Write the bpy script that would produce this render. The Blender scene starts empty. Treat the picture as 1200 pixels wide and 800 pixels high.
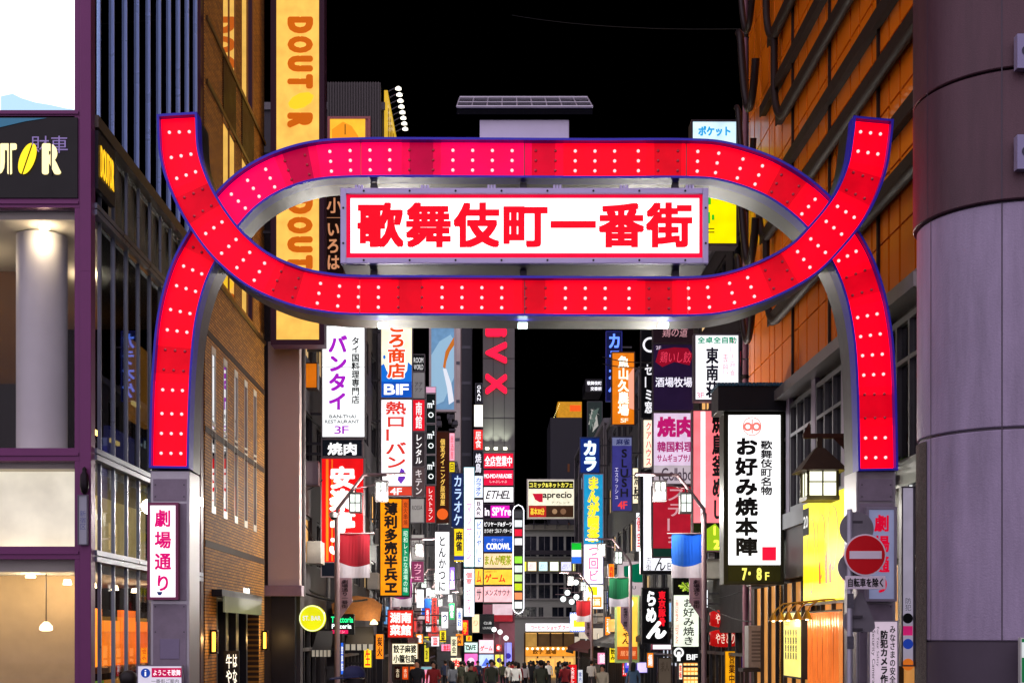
import bpy, bmesh, math, random
from mathutils import Vector, Matrix

rnd = random.Random(11)
S = bpy.context.scene
COL = S.collection
R = math.radians

# ------------------------------------------------------------------ camera, sky, light, exposure
FOC, CX, CY, CH = 1560.0, 575.0, 743.0, 2.15      # focal length in photo pixels, vanishing point, eye height


def at(px, py, Y):
    """World point at depth Y metres seen at photo pixel (px, py)."""
    return Vector(((px - CX) * Y / FOC, Y, CH + (CY - py) * Y / FOC))


cam = bpy.data.cameras.new('camera')
cam_o = bpy.data.objects.new('camera', cam)
COL.objects.link(cam_o)
cam_o.location = (0, 0, CH)
cam_o.rotation_euler = (R(90), 0, 0)
cam.sensor_width = 36
cam.lens = FOC / 1200 * 36
cam.shift_x = (600 - CX) / 1200
cam.shift_y = (CY - 400) / 1200
cam.clip_end = 2000
S.camera = cam_o

W = bpy.data.worlds.new('World')
S.world = W
W.use_nodes = True
wn = W.node_tree.nodes
sky = wn.new('ShaderNodeTexSky')
sky.sky_type = 'NISHITA'
sky.sun_disc = False
sky.sun_elevation = R(-9)
sky.sun_rotation = R(200)
W.node_tree.links.new(sky.outputs[0], wn['Background'].inputs[0])
wn['Background'].inputs[1].default_value = 0.05

sun = bpy.data.lights.new('city_glow', 'SUN')       # the lit avenue behind the camera
sun.energy = 3.7
sun.angle = R(150)
sun.color = (0.96, 0.82, 1.0)
sun_o = bpy.data.objects.new('city_glow', sun)
COL.objects.link(sun_o)
sun_o.rotation_euler = (R(74), 0, R(-15))

S.view_settings.view_transform = 'Standard'
S.view_settings.look = 'None'
S.view_settings.gamma = 1
S.view_settings.exposure = 0.0
S.view_settings.use_curve_mapping = False
S.render.engine = 'CYCLES'
S.cycles.max_bounces = 6
S.cycles.diffuse_bounces = 3
S.cycles.glossy_bounces = 3
S.cycles.transparent_max_bounces = 10
S.cycles.sample_clamp_indirect = 4
S.cycles.caustics_reflective = False
S.cycles.caustics_refractive = False
S.cycles.use_denoising = True


# ------------------------------------------------------------------ materials
def lin(c):
    return tuple((x / 255 / 12.92) if x / 255 <= 0.04045 else ((x / 255 + 0.055) / 1.055) ** 2.4 for x in c[:3])


MATS = {}


def pm(name, c, rough=0.6, metal=0.0, var=0.12, scale=3.0, bump=0.0, bscale=40.0, coat=0.0, streak=1.0):
    """Painted / natural surface: sRGB colour with a little procedural wear."""
    key = ('pm', name)
    if key in MATS:
        return MATS[key]
    m = bpy.data.materials.new(name)
    m.use_nodes = True
    nt = m.node_tree
    b = nt.nodes['Principled BSDF']
    col = lin(c)
    b.inputs['Base Color'].default_value = (*col, 1)
    b.inputs['Roughness'].default_value = rough
    b.inputs['Metallic'].default_value = metal
    b.inputs['Coat Weight'].default_value = coat
    b.inputs['Specular IOR Level'].default_value = 0.28
    tc = nt.nodes.new('ShaderNodeTexCoord')
    if var > 0:
        n = nt.nodes.new('ShaderNodeTexNoise')
        n.inputs['Scale'].default_value = scale
        n.inputs['Detail'].default_value = 6
        n.inputs['Roughness'].default_value = 0.65
        mp = nt.nodes.new('ShaderNodeMapping')
        mp.inputs['Scale'].default_value = (1, 1, streak)
        nt.links.new(tc.outputs['Object'], mp.inputs['Vector'])
        nt.links.new(mp.outputs[0], n.inputs['Vector'])
        mx = nt.nodes.new('ShaderNodeMix')
        mx.data_type = 'RGBA'
        mx.inputs[6].default_value = (*[x * (1 - 2.2 * var) for x in col], 1)
        mx.inputs[7].default_value = (*[min(1, x * (1 + 1.6 * var)) for x in col], 1)
        nt.links.new(n.outputs['Fac'], mx.inputs[0])
        nt.links.new(mx.outputs[2], b.inputs['Base Color'])
        mr = nt.nodes.new('ShaderNodeMapRange')
        mr.inputs['To Min'].default_value = max(0.03, rough - 0.12)
        mr.inputs['To Max'].default_value = min(1, rough + 0.15)
        nt.links.new(n.outputs['Fac'], mr.inputs['Value'])
        nt.links.new(mr.outputs[0], b.inputs['Roughness'])
    if bump > 0:
        n2 = nt.nodes.new('ShaderNodeTexNoise')
        n2.inputs['Scale'].default_value = bscale
        n2.inputs['Detail'].default_value = 5
        nt.links.new(tc.outputs['Object'], n2.inputs['Vector'])
        bp = nt.nodes.new('ShaderNodeBump')
        bp.inputs['Strength'].default_value = bump
        bp.inputs['Distance'].default_value = 0.02
        nt.links.new(n2.outputs['Fac'], bp.inputs['Height'])
        nt.links.new(bp.outputs[0], b.inputs['Normal'])
    MATS[key] = m
    return m


def em(c, s=1.0, light=True, gloss=0.25):
    """A lit surface (acrylic sign face, lamp, screen): sRGB colour, strength."""
    key = ('em', tuple(c), round(s, 3), light)
    if key in MATS:
        return MATS[key]
    m = bpy.data.materials.new('lit_%d_%d_%d' % tuple(c[:3]))
    m.use_nodes = True
    nt = m.node_tree
    b = nt.nodes['Principled BSDF']
    col = lin(c)
    b.inputs['Base Color'].default_value = (*[x * 0.45 for x in col], 1)
    b.inputs['Roughness'].default_value = gloss
    b.inputs['Specular IOR Level'].default_value = 0.10
    b.inputs['Emission Color'].default_value = (*col, 1)
    if light:
        tc = nt.nodes.new('ShaderNodeTexCoord')
        n = nt.nodes.new('ShaderNodeTexNoise')
        n.inputs['Scale'].default_value = 2.2
        n.inputs['Detail'].default_value = 3
        nt.links.new(tc.outputs['Object'], n.inputs['Vector'])
        mr = nt.nodes.new('ShaderNodeMapRange')
        mr.inputs['From Min'].default_value = 0.3
        mr.inputs['From Max'].default_value = 0.7
        mr.inputs['To Min'].default_value = s * 0.80
        mr.inputs['To Max'].default_value = s * 1.12
        nt.links.new(n.outputs['Fac'], mr.inputs['Value'])
        nt.links.new(mr.outputs[0], b.inputs['Emission Strength'])
    else:
        b.inputs['Emission Strength'].default_value = s
        m.cycles.emission_sampling = 'NONE'
    MATS[key] = m
    return m


def glass_mat(name, tint=(0.75, 0.8, 0.85), refl=1.0, ior=1.5, fac=None):
    key = ('gl', name)
    if key in MATS:
        return MATS[key]
    m = bpy.data.materials.new(name)
    m.use_nodes = True
    nt = m.node_tree
    nt.nodes.remove(nt.nodes['Principled BSDF'])
    out = nt.nodes['Material Output']
    tr = nt.nodes.new('ShaderNodeBsdfTransparent')
    tr.inputs[0].default_value = (*tint, 1)
    gl = nt.nodes.new('ShaderNodeBsdfGlossy')
    gl.inputs['Roughness'].default_value = 0.015
    gl.inputs['Color'].default_value = (refl, refl, refl, 1)
    fr = nt.nodes.new('ShaderNodeFresnel')
    fr.inputs['IOR'].default_value = ior
    mx = nt.nodes.new('ShaderNodeMixShader')
    geo = nt.nodes.new('ShaderNodeNewGeometry')      # the inner face of a pane adds no second mirror image
    inv = nt.nodes.new('ShaderNodeMath'); inv.operation = 'SUBTRACT'; inv.inputs[0].default_value = 1.0
    mul = nt.nodes.new('ShaderNodeMath'); mul.operation = 'MULTIPLY'
    nt.links.new(geo.outputs['Backfacing'], inv.inputs[1])
    nt.links.new(inv.outputs[0], mul.inputs[0])
    if fac is None: nt.links.new(fr.outputs[0], mul.inputs[1])
    else: mul.inputs[1].default_value = fac
    nt.links.new(mul.outputs[0], mx.inputs[0])
    nt.links.new(tr.outputs[0], mx.inputs[1])
    nt.links.new(gl.outputs[0], mx.inputs[2])
    nt.links.new(mx.outputs[0], out.inputs[0])
    MATS[key] = m
    return m


def brick_mat(name, c1, c2, mortar, bw=0.3, bh=0.065, axes='YZ', rough=0.75):
    m = bpy.data.materials.new(name)
    m.use_nodes = True
    nt = m.node_tree
    b = nt.nodes['Principled BSDF']
    tc = nt.nodes.new('ShaderNodeTexCoord')
    sp = nt.nodes.new('ShaderNodeSeparateXYZ')
    cb = nt.nodes.new('ShaderNodeCombineXYZ')
    nt.links.new(tc.outputs['Object'], sp.inputs[0])
    nt.links.new(sp.outputs['XYZ'.index(axes[0])], cb.inputs[0])
    nt.links.new(sp.outputs['XYZ'.index(axes[1])], cb.inputs[1])
    br = nt.nodes.new('ShaderNodeTexBrick')
    br.inputs['Scale'].default_value = 1
    br.inputs['Brick Width'].default_value = bw
    br.inputs['Row Height'].default_value = bh
    br.inputs['Mortar Size'].default_value = 0.009
    br.inputs['Color1'].default_value = (*lin(c1), 1)
    br.inputs['Color2'].default_value = (*lin(c2), 1)
    br.inputs['Mortar'].default_value = (*lin(mortar), 1)
    nt.links.new(cb.outputs[0], br.inputs['Vector'])
    nz = nt.nodes.new('ShaderNodeTexNoise')
    nz.inputs['Scale'].default_value = 1.4
    nz.inputs['Detail'].default_value = 6
    nt.links.new(tc.outputs['Object'], nz.inputs['Vector'])
    mx = nt.nodes.new('ShaderNodeMix')
    mx.data_type = 'RGBA'
    mx.blend_type = 'MULTIPLY'
    mx.inputs[0].default_value = 0.6
    nt.links.new(br.outputs['Color'], mx.inputs[6])
    rp = nt.nodes.new('ShaderNodeValToRGB')
    rp.color_ramp.elements[0].position = 0.3
    rp.color_ramp.elements[0].color = (0.7, 0.66, 0.6, 1)
    rp.color_ramp.elements[1].position = 0.7
    nt.links.new(nz.outputs['Fac'], rp.inputs[0])
    nt.links.new(rp.outputs[0], mx.inputs[7])
    nt.links.new(mx.outputs[2], b.inputs['Base Color'])
    bp = nt.nodes.new('ShaderNodeBump')
    bp.inputs['Strength'].default_value = 0.5
    bp.inputs['Distance'].default_value = 0.01
    nt.links.new(br.outputs['Fac'], bp.inputs['Height'])
    bp.invert = True
    nt.links.new(bp.outputs[0], b.inputs['Normal'])
    b.inputs['Roughness'].default_value = rough
    return m


# ------------------------------------------------------------------ mesh builder
class MB:
    def __init__(self):
        self.v, self.f, self.m = [], [], []

    def quad(self, pts, mi=0):
        n = len(self.v)
        self.v += [tuple(p) for p in pts]
        self.f.append(tuple(range(n, n + len(pts))))
        self.m.append(mi)
        return self

    def box(self, x0, x1, y0, y1, z0, z1, mi=0):
        if x1 < x0: x0, x1 = x1, x0
        if y1 < y0: y0, y1 = y1, y0
        if z1 < z0: z0, z1 = z1, z0
        n = len(self.v)
        self.v += [(x0, y0, z0), (x1, y0, z0), (x1, y1, z0), (x0, y1, z0), (x0, y0, z1), (x1, y0, z1), (x1, y1, z1), (x0, y1, z1)]
        for q in ((0, 3, 2, 1), (4, 5, 6, 7), (0, 1, 5, 4), (1, 2, 6, 5), (2, 3, 7, 6), (3, 0, 4, 7)):
            self.f.append(tuple(n + i for i in q))
            self.m.append(mi)
        return self

    def tube(self, pts, r, n=10, mi=0, closed=False):
        pts = [Vector(p) for p in pts]
        rs = r if isinstance(r, (list, tuple)) else [r] * len(pts)
        base = len(self.v)
        up = Vector((0, 0, 1))
        prev = None
        for i, p in enumerate(pts):
            a = pts[max(0, i - 1)]
            b = pts[min(len(pts) - 1, i + 1)]
            t = (b - a).normalized()
            if prev is None:
                ref = up if abs(t.z) < 0.9 else Vector((1, 0, 0))
                u = t.cross(ref).normalized()
            else:
                u = (prev - t * prev.dot(t)).normalized()
            prev = u
            w = t.cross(u)
            for k in range(n):
                an = 2 * math.pi * k / n
                self.v.append(tuple(p + (u * math.cos(an) + w * math.sin(an)) * rs[i]))
        for i in range(len(pts) - 1):
            for k in range(n):
                a = base + i * n + k
                b = base + i * n + (k + 1) % n
                self.f.append((a, b, b + n, a + n))
                self.m.append(mi)
        self.f.append(tuple(base + k for k in range(n))[::-1])
        self.m.append(mi)
        self.f.append(tuple(base + (len(pts) - 1) * n + k for k in range(n)))
        self.m.append(mi)
        return self

    def prism(self, poly, y0, y1, mi=0):
        """Outline in x,z (counter-clockwise seen from -Y), from y0 (front) to y1."""
        n = len(poly)
        b = len(self.v)
        self.v += [(x, y0, z) for x, z in poly] + [(x, y1, z) for x, z in poly]
        self.f.append(tuple(range(b, b + n)))
        self.f.append(tuple(range(b + 2 * n - 1, b + n - 1, -1)))
        self.m += [mi, mi]
        for i in range(n):
            j = (i + 1) % n
            self.f.append((b + i, b + n + i, b + n + j, b + j))
            self.m.append(mi)
        return self

    def lathe(self, prof, c=(0, 0, 0), n=20, mi=0):
        b = len(self.v)
        for r, z in prof:
            for k in range(n):
                a = 2 * math.pi * k / n
                self.v.append((c[0] + r * math.cos(a), c[1] + r * math.sin(a), c[2] + z))
        for i in range(len(prof) - 1):
            for k in range(n):
                p = b + i * n + k
                q = b + i * n + (k + 1) % n
                self.f.append((p, q, q + n, p + n))
                self.m.append(mi)
        self.f.append(tuple(b + k for k in range(n))[::-1]); self.m.append(mi)
        e = b + (len(prof) - 1) * n
        self.f.append(tuple(e + k for k in range(n))); self.m.append(mi)
        return self

    def build(self, name, mats, parent=None, loc=None, smooth=False, bevel=0.0, rz=0.0):
        me = bpy.data.meshes.new(name)
        me.from_pydata(self.v, [], self.f)
        mats = mats if isinstance(mats, (list, tuple)) else [mats]
        for m in mats:
            me.materials.append(m)
        if len(mats) > 1:
            me.polygons.foreach_set('material_index', self.m)
        if smooth:
            me.polygons.foreach_set('use_smooth', [True] * len(me.polygons))
        me.update()
        o = bpy.data.objects.new(name, me)
        COL.objects.link(o)
        if parent is not None:
            o.parent = parent
        if loc is not None:
            o.location = loc
        o.rotation_euler.z = rz
        if bevel > 0:
            b = o.modifiers.new('edge', 'BEVEL')
            b.width = bevel
            b.segments = 2
            b.limit_method = 'ANGLE'
        if smooth:
            e = o.modifiers.new('split', 'EDGE_SPLIT')
            e.split_angle = R(40)
        return o


def tag(o, label=None, cat=None, group=None, kind=None):
    if label: o['label'] = label
    if cat: o['category'] = cat
    if group: o['group'] = group
    if kind: o['kind'] = kind
    return o


def thing(name, label, cat, loc=(0, 0, 0), rz=0.0, group=None):
    o = bpy.data.objects.new(name, None)
    o.empty_display_size = 0.3
    COL.objects.link(o)
    o.location = loc
    o.rotation_euler.z = rz
    return tag(o, label, cat, group)


def kids(o):
    return [c for c in bpy.data.objects if c.parent == o]


def copy_tree(o, loc=None, label=None, parent=None):
    c = o.copy()
    COL.objects.link(c)
    if parent is not None: c.parent = parent
    if loc is not None: c.location = loc
    if label: c['label'] = label
    for ch in kids(o):
        copy_tree(ch, parent=c)
    return c


# ------------------------------------------------------------------ lettering
GLY = {}
_cu = bpy.data.curves.new('glyph', 'FONT')
_cu.fill_mode = 'FRONT'
_cu.resolution_u = 3
_co = bpy.data.objects.new('glyph', _cu)
COL.objects.link(_co)


def glyph(ch):
    if ch not in GLY:
        _cu.body = ch
        dg = bpy.context.evaluated_depsgraph_get()
        dg.update()
        me = bpy.data.meshes.new_from_object(_co.evaluated_get(dg))
        vs = [(v.co.x, v.co.y) for v in me.vertices]
        fs = [tuple(p.vertices) for p in me.polygons]
        bpy.data.meshes.remove(me)
        GLY[ch] = (vs, fs)
    return GLY[ch]


def cjk(ch):
    return ord(ch) > 0x2E00


def layout(body, vert=False, rot=False, gap=0.0, shear=0.0):
    """Polygons of a text in em units."""
    V, Fc = [], []

    def put(ch, fx):
        vs, fs = glyph(ch)
        n = len(V)
        V.extend(fx(x, y) for x, y in vs)
        Fc.extend(tuple(n + i for i in f) for f in fs)

    if vert:
        for i, ch in enumerate(body):
            oy = -i * (1.0 + gap)
            vs, _ = glyph(ch)
            if not vs: continue
            if ch in 'ー-〜':
                put(ch, lambda x, y, oy=oy: (0.35 - y + 0.15, oy + 0.88 - x))
            elif cjk(ch):
                put(ch, lambda x, y, oy=oy: (x, oy + y))
            else:
                xs = [a for a, _ in vs]
                cx = (min(xs) + max(xs)) / 2
                put(ch, lambda x, y, oy=oy, cx=cx: (x - cx + 0.5, oy + y * 1.15))
    else:
        for r, row in enumerate(body.split('\n')):
            px = 0.0
            for ch in row:
                if ch == ' ':
                    px += 0.35
                    continue
                vs, _ = glyph(ch)
                if not vs: continue
                xs = [a for a, _ in vs]
                x0, x1 = min(xs), max(xs)
                if cjk(ch):
                    off, adv = 0.0, 1.0 + gap
                else:
                    off, adv = -x0 + 0.03, (x1 - x0) + 0.07 + gap
                put(ch, lambda x, y, px=px, r=r, off=off: (x + px + off + shear * y, y - 1.15 * r))
                px += adv
    if rot:                                       # reads downwards, letter tops to the right
        V = [(y, -x) for x, y in V]
    return V, Fc


def lettering(body, x0, x1, z0, z1, y, mat, parent, vert=False, rot=False, bold=0.0, gap=0.0, shear=0.0, depth=0.0, name='lettering', keep=False):
    V, Fc = layout(body, vert, rot, gap, shear)
    if not V: return None
    xs = [p[0] for p in V]; ys = [p[1] for p in V]
    a0, a1, b0, b1 = min(xs), max(xs), min(ys), max(ys)
    sx = (x1 - x0) / max(1e-6, a1 - a0)
    sz = (z1 - z0) / max(1e-6, b1 - b0)
    if keep: sx = sz = min(sx, sz)
    cxm, czm = (x0 + x1) / 2, (z0 + z1) / 2
    mb = MB()
    r = bold * min(sx, sz)
    shifts = [(0, 0)]
    if bold > 0:
        if bold >= .05: shifts += [(r * math.cos(i * math.pi / 7), r * math.sin(i * math.pi / 7)) for i in range(14)]
        else: shifts += [(r * i, r * j) for i in (-1, 0, 1) for j in (-1, 0, 1) if i or j]
    # stay inside the rectangle when thickened
    fx = max(0.2, (x1 - x0 - 2 * r) / (x1 - x0)) if not keep else 1
    fz = max(0.2, (z1 - z0 - 2 * r) / (z1 - z0)) if not keep else 1
    for i, (dx, dz) in enumerate(shifts):
        n = len(mb.v)
        yy = y - 0.0004 * i
        mb.v += [(cxm + (p - (a0 + a1) / 2) * sx * fx + dx, yy, czm + (q - (b0 + b1) / 2) * sz * fz + dz) for p, q in V]
        mb.f += [tuple(n + j for j in f) for f in Fc]
        mb.m += [0] * len(Fc)
    o = mb.build(name, mat, parent)
    if depth > 0:
        md = o.modifiers.new('relief', 'SOLIDIFY')
        md.thickness = depth
        md.offset = -1
    return o


INK = pm('black_ink', (14, 13, 16), 0.5, var=0)


def ink(c, s):
    """Printed letters: dark ones absorb, coloured and white ones glow with the face behind them."""
    if max(c) < 60: return INK if max(c) < 30 else pm('ink_%d_%d_%d' % tuple(c), c, 0.5, var=0)
    return em(c, s, light=False)


def sign(name, label, box, Y, items, depth=0.3, frame=(48, 46, 50), fr=0.03, group=None, cat='sign', side=0, rz=0.0, wall=0.45, mat=None):
    """A sign box measured on the photo (pixels) and stood at depth Y.  items: panels, lettering, discs, outlines.
    side: -1 / +1 adds brackets towards the wall on that side."""
    x0, y0, x1, y1 = box
    k = Y / FOC
    c = at((x0 + x1) / 2, y1, Y)
    root = thing(name, label, cat, c, rz, group)
    pxm = (x0 + x1) / 2
    X = lambda px: (px - pxm) * k
    Z = lambda py: (y1 - py) * k
    hw, h = (x1 - x0) / 2 * k, (y1 - y0) * k
    mb = MB()
    mb.box(-hw, hw, 0, depth, 0, h)
    if fr > 0:
        f = min(fr, hw * 0.3)
        mb.box(-hw - .004, -hw + f, -.035, .03, -.004, h + .004).box(hw - f, hw + .004, -.035, .03, -.004, h + .004)
        mb.box(-hw + f, hw - f, -.034, .03, -.004, f).box(-hw + f, hw - f, -.034, .03, h - f, h + .004)
    fm = mat or pm('sign_frame_%d_%d_%d' % frame, frame, 0.45, 0.3, 0.1)
    mb.build('housing', fm, root)
    if side:
        for q in (0.22, 0.78):
            b = MB().box(side * hw, side * (hw + wall), depth * 0.5 - .03, depth * 0.5 + .03, h * q - .035, h * q + .035)
            b.build('bracket', pm('bracket_steel', (70, 68, 72), 0.5, 0.7), root)
    inset = min(fr, hw * 0.3) * 0.6 if fr > 0 else 0
    d = -0.006
    for it in items:
        kind = it[0]
        d -= 0.004
        if kind == 'p':
            _, (a0, b0, a1, b1), col, s = it[:4]
            ax0, ax1 = max(X(a0), -hw + inset), min(X(a1), hw - inset)
            z0, z1 = max(Z(b1), inset), min(Z(b0), h - inset)
            m = em(col, s) if s > 0 else pm('face_%d_%d_%d' % tuple(col), col, 0.4, 0, 0.1)
            MB().box(ax0, ax1, d, 0.002, z0, z1).build('face_panel', m, root)
        elif kind == 't':
            _, body, (a0, b0, a1, b1), col = it[:4]
            o = dict(it[4]) if len(it) > 4 else {}
            s = o.pop('s', 1.0)
            lettering(body, X(a0), X(a1), Z(b1), Z(b0), d - 0.004, ink(col, s), root, **o)
        elif kind == 'c':
            _, (cx, cy, r), col, s = it[:4]
            m = em(col, s, light=False) if s > 0 else pm('disc_%d_%d_%d' % tuple(col), col, 0.4, 0, 0.05)
            r2 = it[4] if len(it) > 4 else 0
            mb = MB()
            n = 28
            for i in range(n):
                a, b = 2 * math.pi * i / n, 2 * math.pi * (i + 1) / n
                P = lambda rr, an: (X(cx) + rr * k * math.cos(an), d - .002, Z(cy) + rr * k * math.sin(an))
                mb.quad([P(r, a), P(r, b), P(r2, b), P(r2, a)] if r2 else [P(r, a), P(r, b), (X(cx), d - .002, Z(cy))])
            mb.build('emblem', m, root)
        elif kind == 'g':
            _, pts, col, s = it[:4]
            m = em(col, s, light=False) if s > 0 else pm('patch_%d_%d_%d' % tuple(col), col, 0.45, 0, 0.05)
            MB().quad([(X(a), d - .002, Z(b)) for a, b in pts]).build('printed_shape', m, root)
    return root


def holed(axis, pos, thick, a0, a1, z0, z1, holes):
    """Wall slab across axis ('x': lies in the y,z plane at x=pos..pos+thick) with rectangular openings (a0,a1,z0,z1)."""
    As = sorted({a0, a1, *[h[0] for h in holes], *[h[1] for h in holes]})
    Zs = sorted({z0, z1, *[h[2] for h in holes], *[h[3] for h in holes]})
    As = [a for a in As if a0 <= a <= a1]
    Zs = [z for z in Zs if z0 <= z <= z1]
    mb = MB()
    for i in range(len(As) - 1):
        ca = (As[i] + As[i + 1]) / 2
        run = None
        for j in range(len(Zs) - 1):
            cz = (Zs[j] + Zs[j + 1]) / 2
            solid = not any(h[0] < ca < h[1] and h[2] < cz < h[3] for h in holes)
            if solid and run is None: run = Zs[j]
            if (not solid or j == len(Zs) - 2) and run is not None:
                top = Zs[j + 1] if solid else Zs[j]
                if axis == 'x': mb.box(pos, pos + thick, As[i], As[i + 1], run, top)
                else: mb.box(As[i], As[i + 1], pos, pos + thick, run, top)
                run = None
    return mb


def gz(Y):
    """Height of the street: it falls gently beyond the gate."""
    return 0.0 if Y < 20 else -0.02 * (min(Y, 150) - 20)

# ------------------------------------------------------------------ ground
asphalt = pm('wet_asphalt', (62, 62, 66), 0.35, 0, 0.3, 6, 0.3, 90)
mb = MB()
ys = [-60, 20, 45, 70, 95, 120, 150, 900]
for i in range(len(ys) - 1):
    a, b = ys[i], ys[i + 1]
    xs_ = [-600, -60, -8, 8, 60, 600]
    for j in range(len(xs_) - 1):
        mb.quad([(xs_[j], a, gz(a)), (xs_[j + 1], a, gz(a)), (xs_[j + 1], b, gz(b)), (xs_[j], b, gz(b))])
tag(mb.build('ground', asphalt), kind='structure')
paving = pm('paving_slabs', (120, 112, 108), 0.4, 0, 0.25, 9)
for x0, x1 in ((-5.8, -3.9), (5.2, 6.65)):
    mb = MB()
    for a, b in ((20, 45), (45, 70), (70, 95)):
        n = len(mb.v)
        mb.v += [(x0, a, gz(a) - .2), (x1, a, gz(a) - .2), (x1, b, gz(b) - .2), (x0, b, gz(b) - .2),
                 (x0, a, gz(a) + .12), (x1, a, gz(a) + .12), (x1, b, gz(b) + .12), (x0, b, gz(b) + .12)]
        for q in ((4, 5, 6, 7), (0, 1, 5, 4), (1, 2, 6, 5), (3, 0, 4, 7)):
            mb.f.append(tuple(n + i for i in q)); mb.m.append(0)
    tag(mb.build('pavement', paving), kind='structure')
mb = MB()
for a in range(24, 100, 9):
    mb.quad([(0.9, a, gz(a) + .004), (1.05, a, gz(a) + .004), (1.05, a + 4, gz(a + 4) + .004), (0.9, a + 4, gz(a + 4) + .004)])
tag(mb.build('road_markings', pm('road_paint', (205, 205, 200), 0.5)), kind='structure')

# ------------------------------------------------------------------ the gate
GY = 20.0
gk = GY / FOC
gate = thing('entrance_gate', 'giant red light-studded arch gate of two crossing ribbons spanning the street', 'gate', (at(613, 743, GY).x, GY, 0))
GX0 = gate.location.x
gx = lambda px: (px - CX) * gk - GX0
gzz = lambda py: CH + (CY - py) * gk
STEEL = pm('brushed_steel', (158, 156, 162), 0.34, 0.75, 0.15, 4)
STEEL_D = pm('dark_steel', (78, 76, 82), 0.4, 0.5, 0.2, 4)
RIM = pm('blue_rim_paint', (52, 44, 190), 0.35, 0, 0.08, 6)


GL = 0.0            # the gate's own front plane


def smooth_path(pts, step=0.06):
    P = [Vector(p) for p in pts]
    P = [P[0] * 2 - P[1]] + P + [P[-1] * 2 - P[-2]]
    out = []
    for i in range(1, len(P) - 2):
        n = 12
        for j in range(n):
            t = j / n
            p0, p1, p2, p3 = P[i - 1], P[i], P[i + 1], P[i + 2]
            out.append(0.5 * ((2 * p1) + (-p0 + p2) * t + (2 * p0 - 5 * p1 + 4 * p2 - p3) * t * t + (-p0 + 3 * p1 - 3 * p2 + p3) * t ** 3))
    out.append(P[-2])
    # even spacing
    res = [out[0]]
    acc = 0.0
    for a, b in zip(out, out[1:]):
        d = (b - a).length
        while acc + d >= step:
            t = (step - acc) / d
            a = a + (b - a) * t
            res.append(a.copy())
            d = (b - a).length
            acc = 0.0
        acc += d
    res.append(out[-1])
    return res


CL_A = [(195.5, 547), (196.5, 490), (199, 430), (205, 370), (218, 320), (236, 284), (262, 245), (290, 217), (325, 197), (368, 184.5), (422, 181), (520, 181), (613, 181.5), (706, 182),
        (806, 182), (852, 186), (903, 203), (945, 230), (976, 262), (1000, 298), (1016, 340), (1025, 385), (1029, 430), (1031, 490), (1032, 550)]
CL_B = [(208, 134), (211.5, 184), (227, 228), (250, 266), (274, 294), (305, 318), (345, 335.5), (382, 343.5), (420, 346.5), (520, 347), (613, 347.5), (706, 348), (806, 348),
        (851, 343.5), (896, 329), (937, 307), (964, 282), (995, 243), (1014, 200), (1021, 160), (1023, 139)]


def ribbon(cl, y0, depth, hw=0.302):
    pts = smooth_path([(gx(x), gzz(y)) for x, y in cl])
    nrm = []
    for i, p in enumerate(pts):
        t = (pts[min(i + 1, len(pts) - 1)] - pts[max(i - 1, 0)]).normalized()
        nrm.append(Vector((-t.y, t.x)))
    L = [p + n * hw for p, n in zip(pts, nrm)]
    Rr = [p - n * hw for p, n in zip(pts, nrm)]
    return pts, nrm, L, Rr


def band(mb, A, B, y0, y1, mi=0):
    """Solid strip between outlines A and B (x,z lists), from y0 to y1."""
    n = len(A)
    b = len(mb.v)
    for a, c in zip(A, B):
        mb.v += [(a.x, y0, a.y), (c.x, y0, c.y), (c.x, y1, c.y), (a.x, y1, a.y)]
    for i in range(n - 1):
        p, q = b + 4 * i, b + 4 * i + 4
        for k in range(4):
            mb.f.append((p + k, q + k, q + (k + 1) % 4, p + (k + 1) % 4))
            mb.m.append(mi)
    mb.f.append((b, b + 1, b + 2, b + 3)); mb.m.append(mi)
    e = b + 4 * (n - 1)
    mb.f.append((e + 3, e + 2, e + 1, e)); mb.m.append(mi)


bulb_mb = MB().lathe([(0.024, 0.0), (0.0236, 0.012), (0.019, 0.024), (0.009, 0.031), (0.001, 0.033)], n=10)
bulb_on = em((255, 206, 208), 1.25, light=False)
bulb_off = pm('unlit_bulb', (205, 60, 72), 0.2, 0, 0.05, coat=0.5)
bulbs = []


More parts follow.
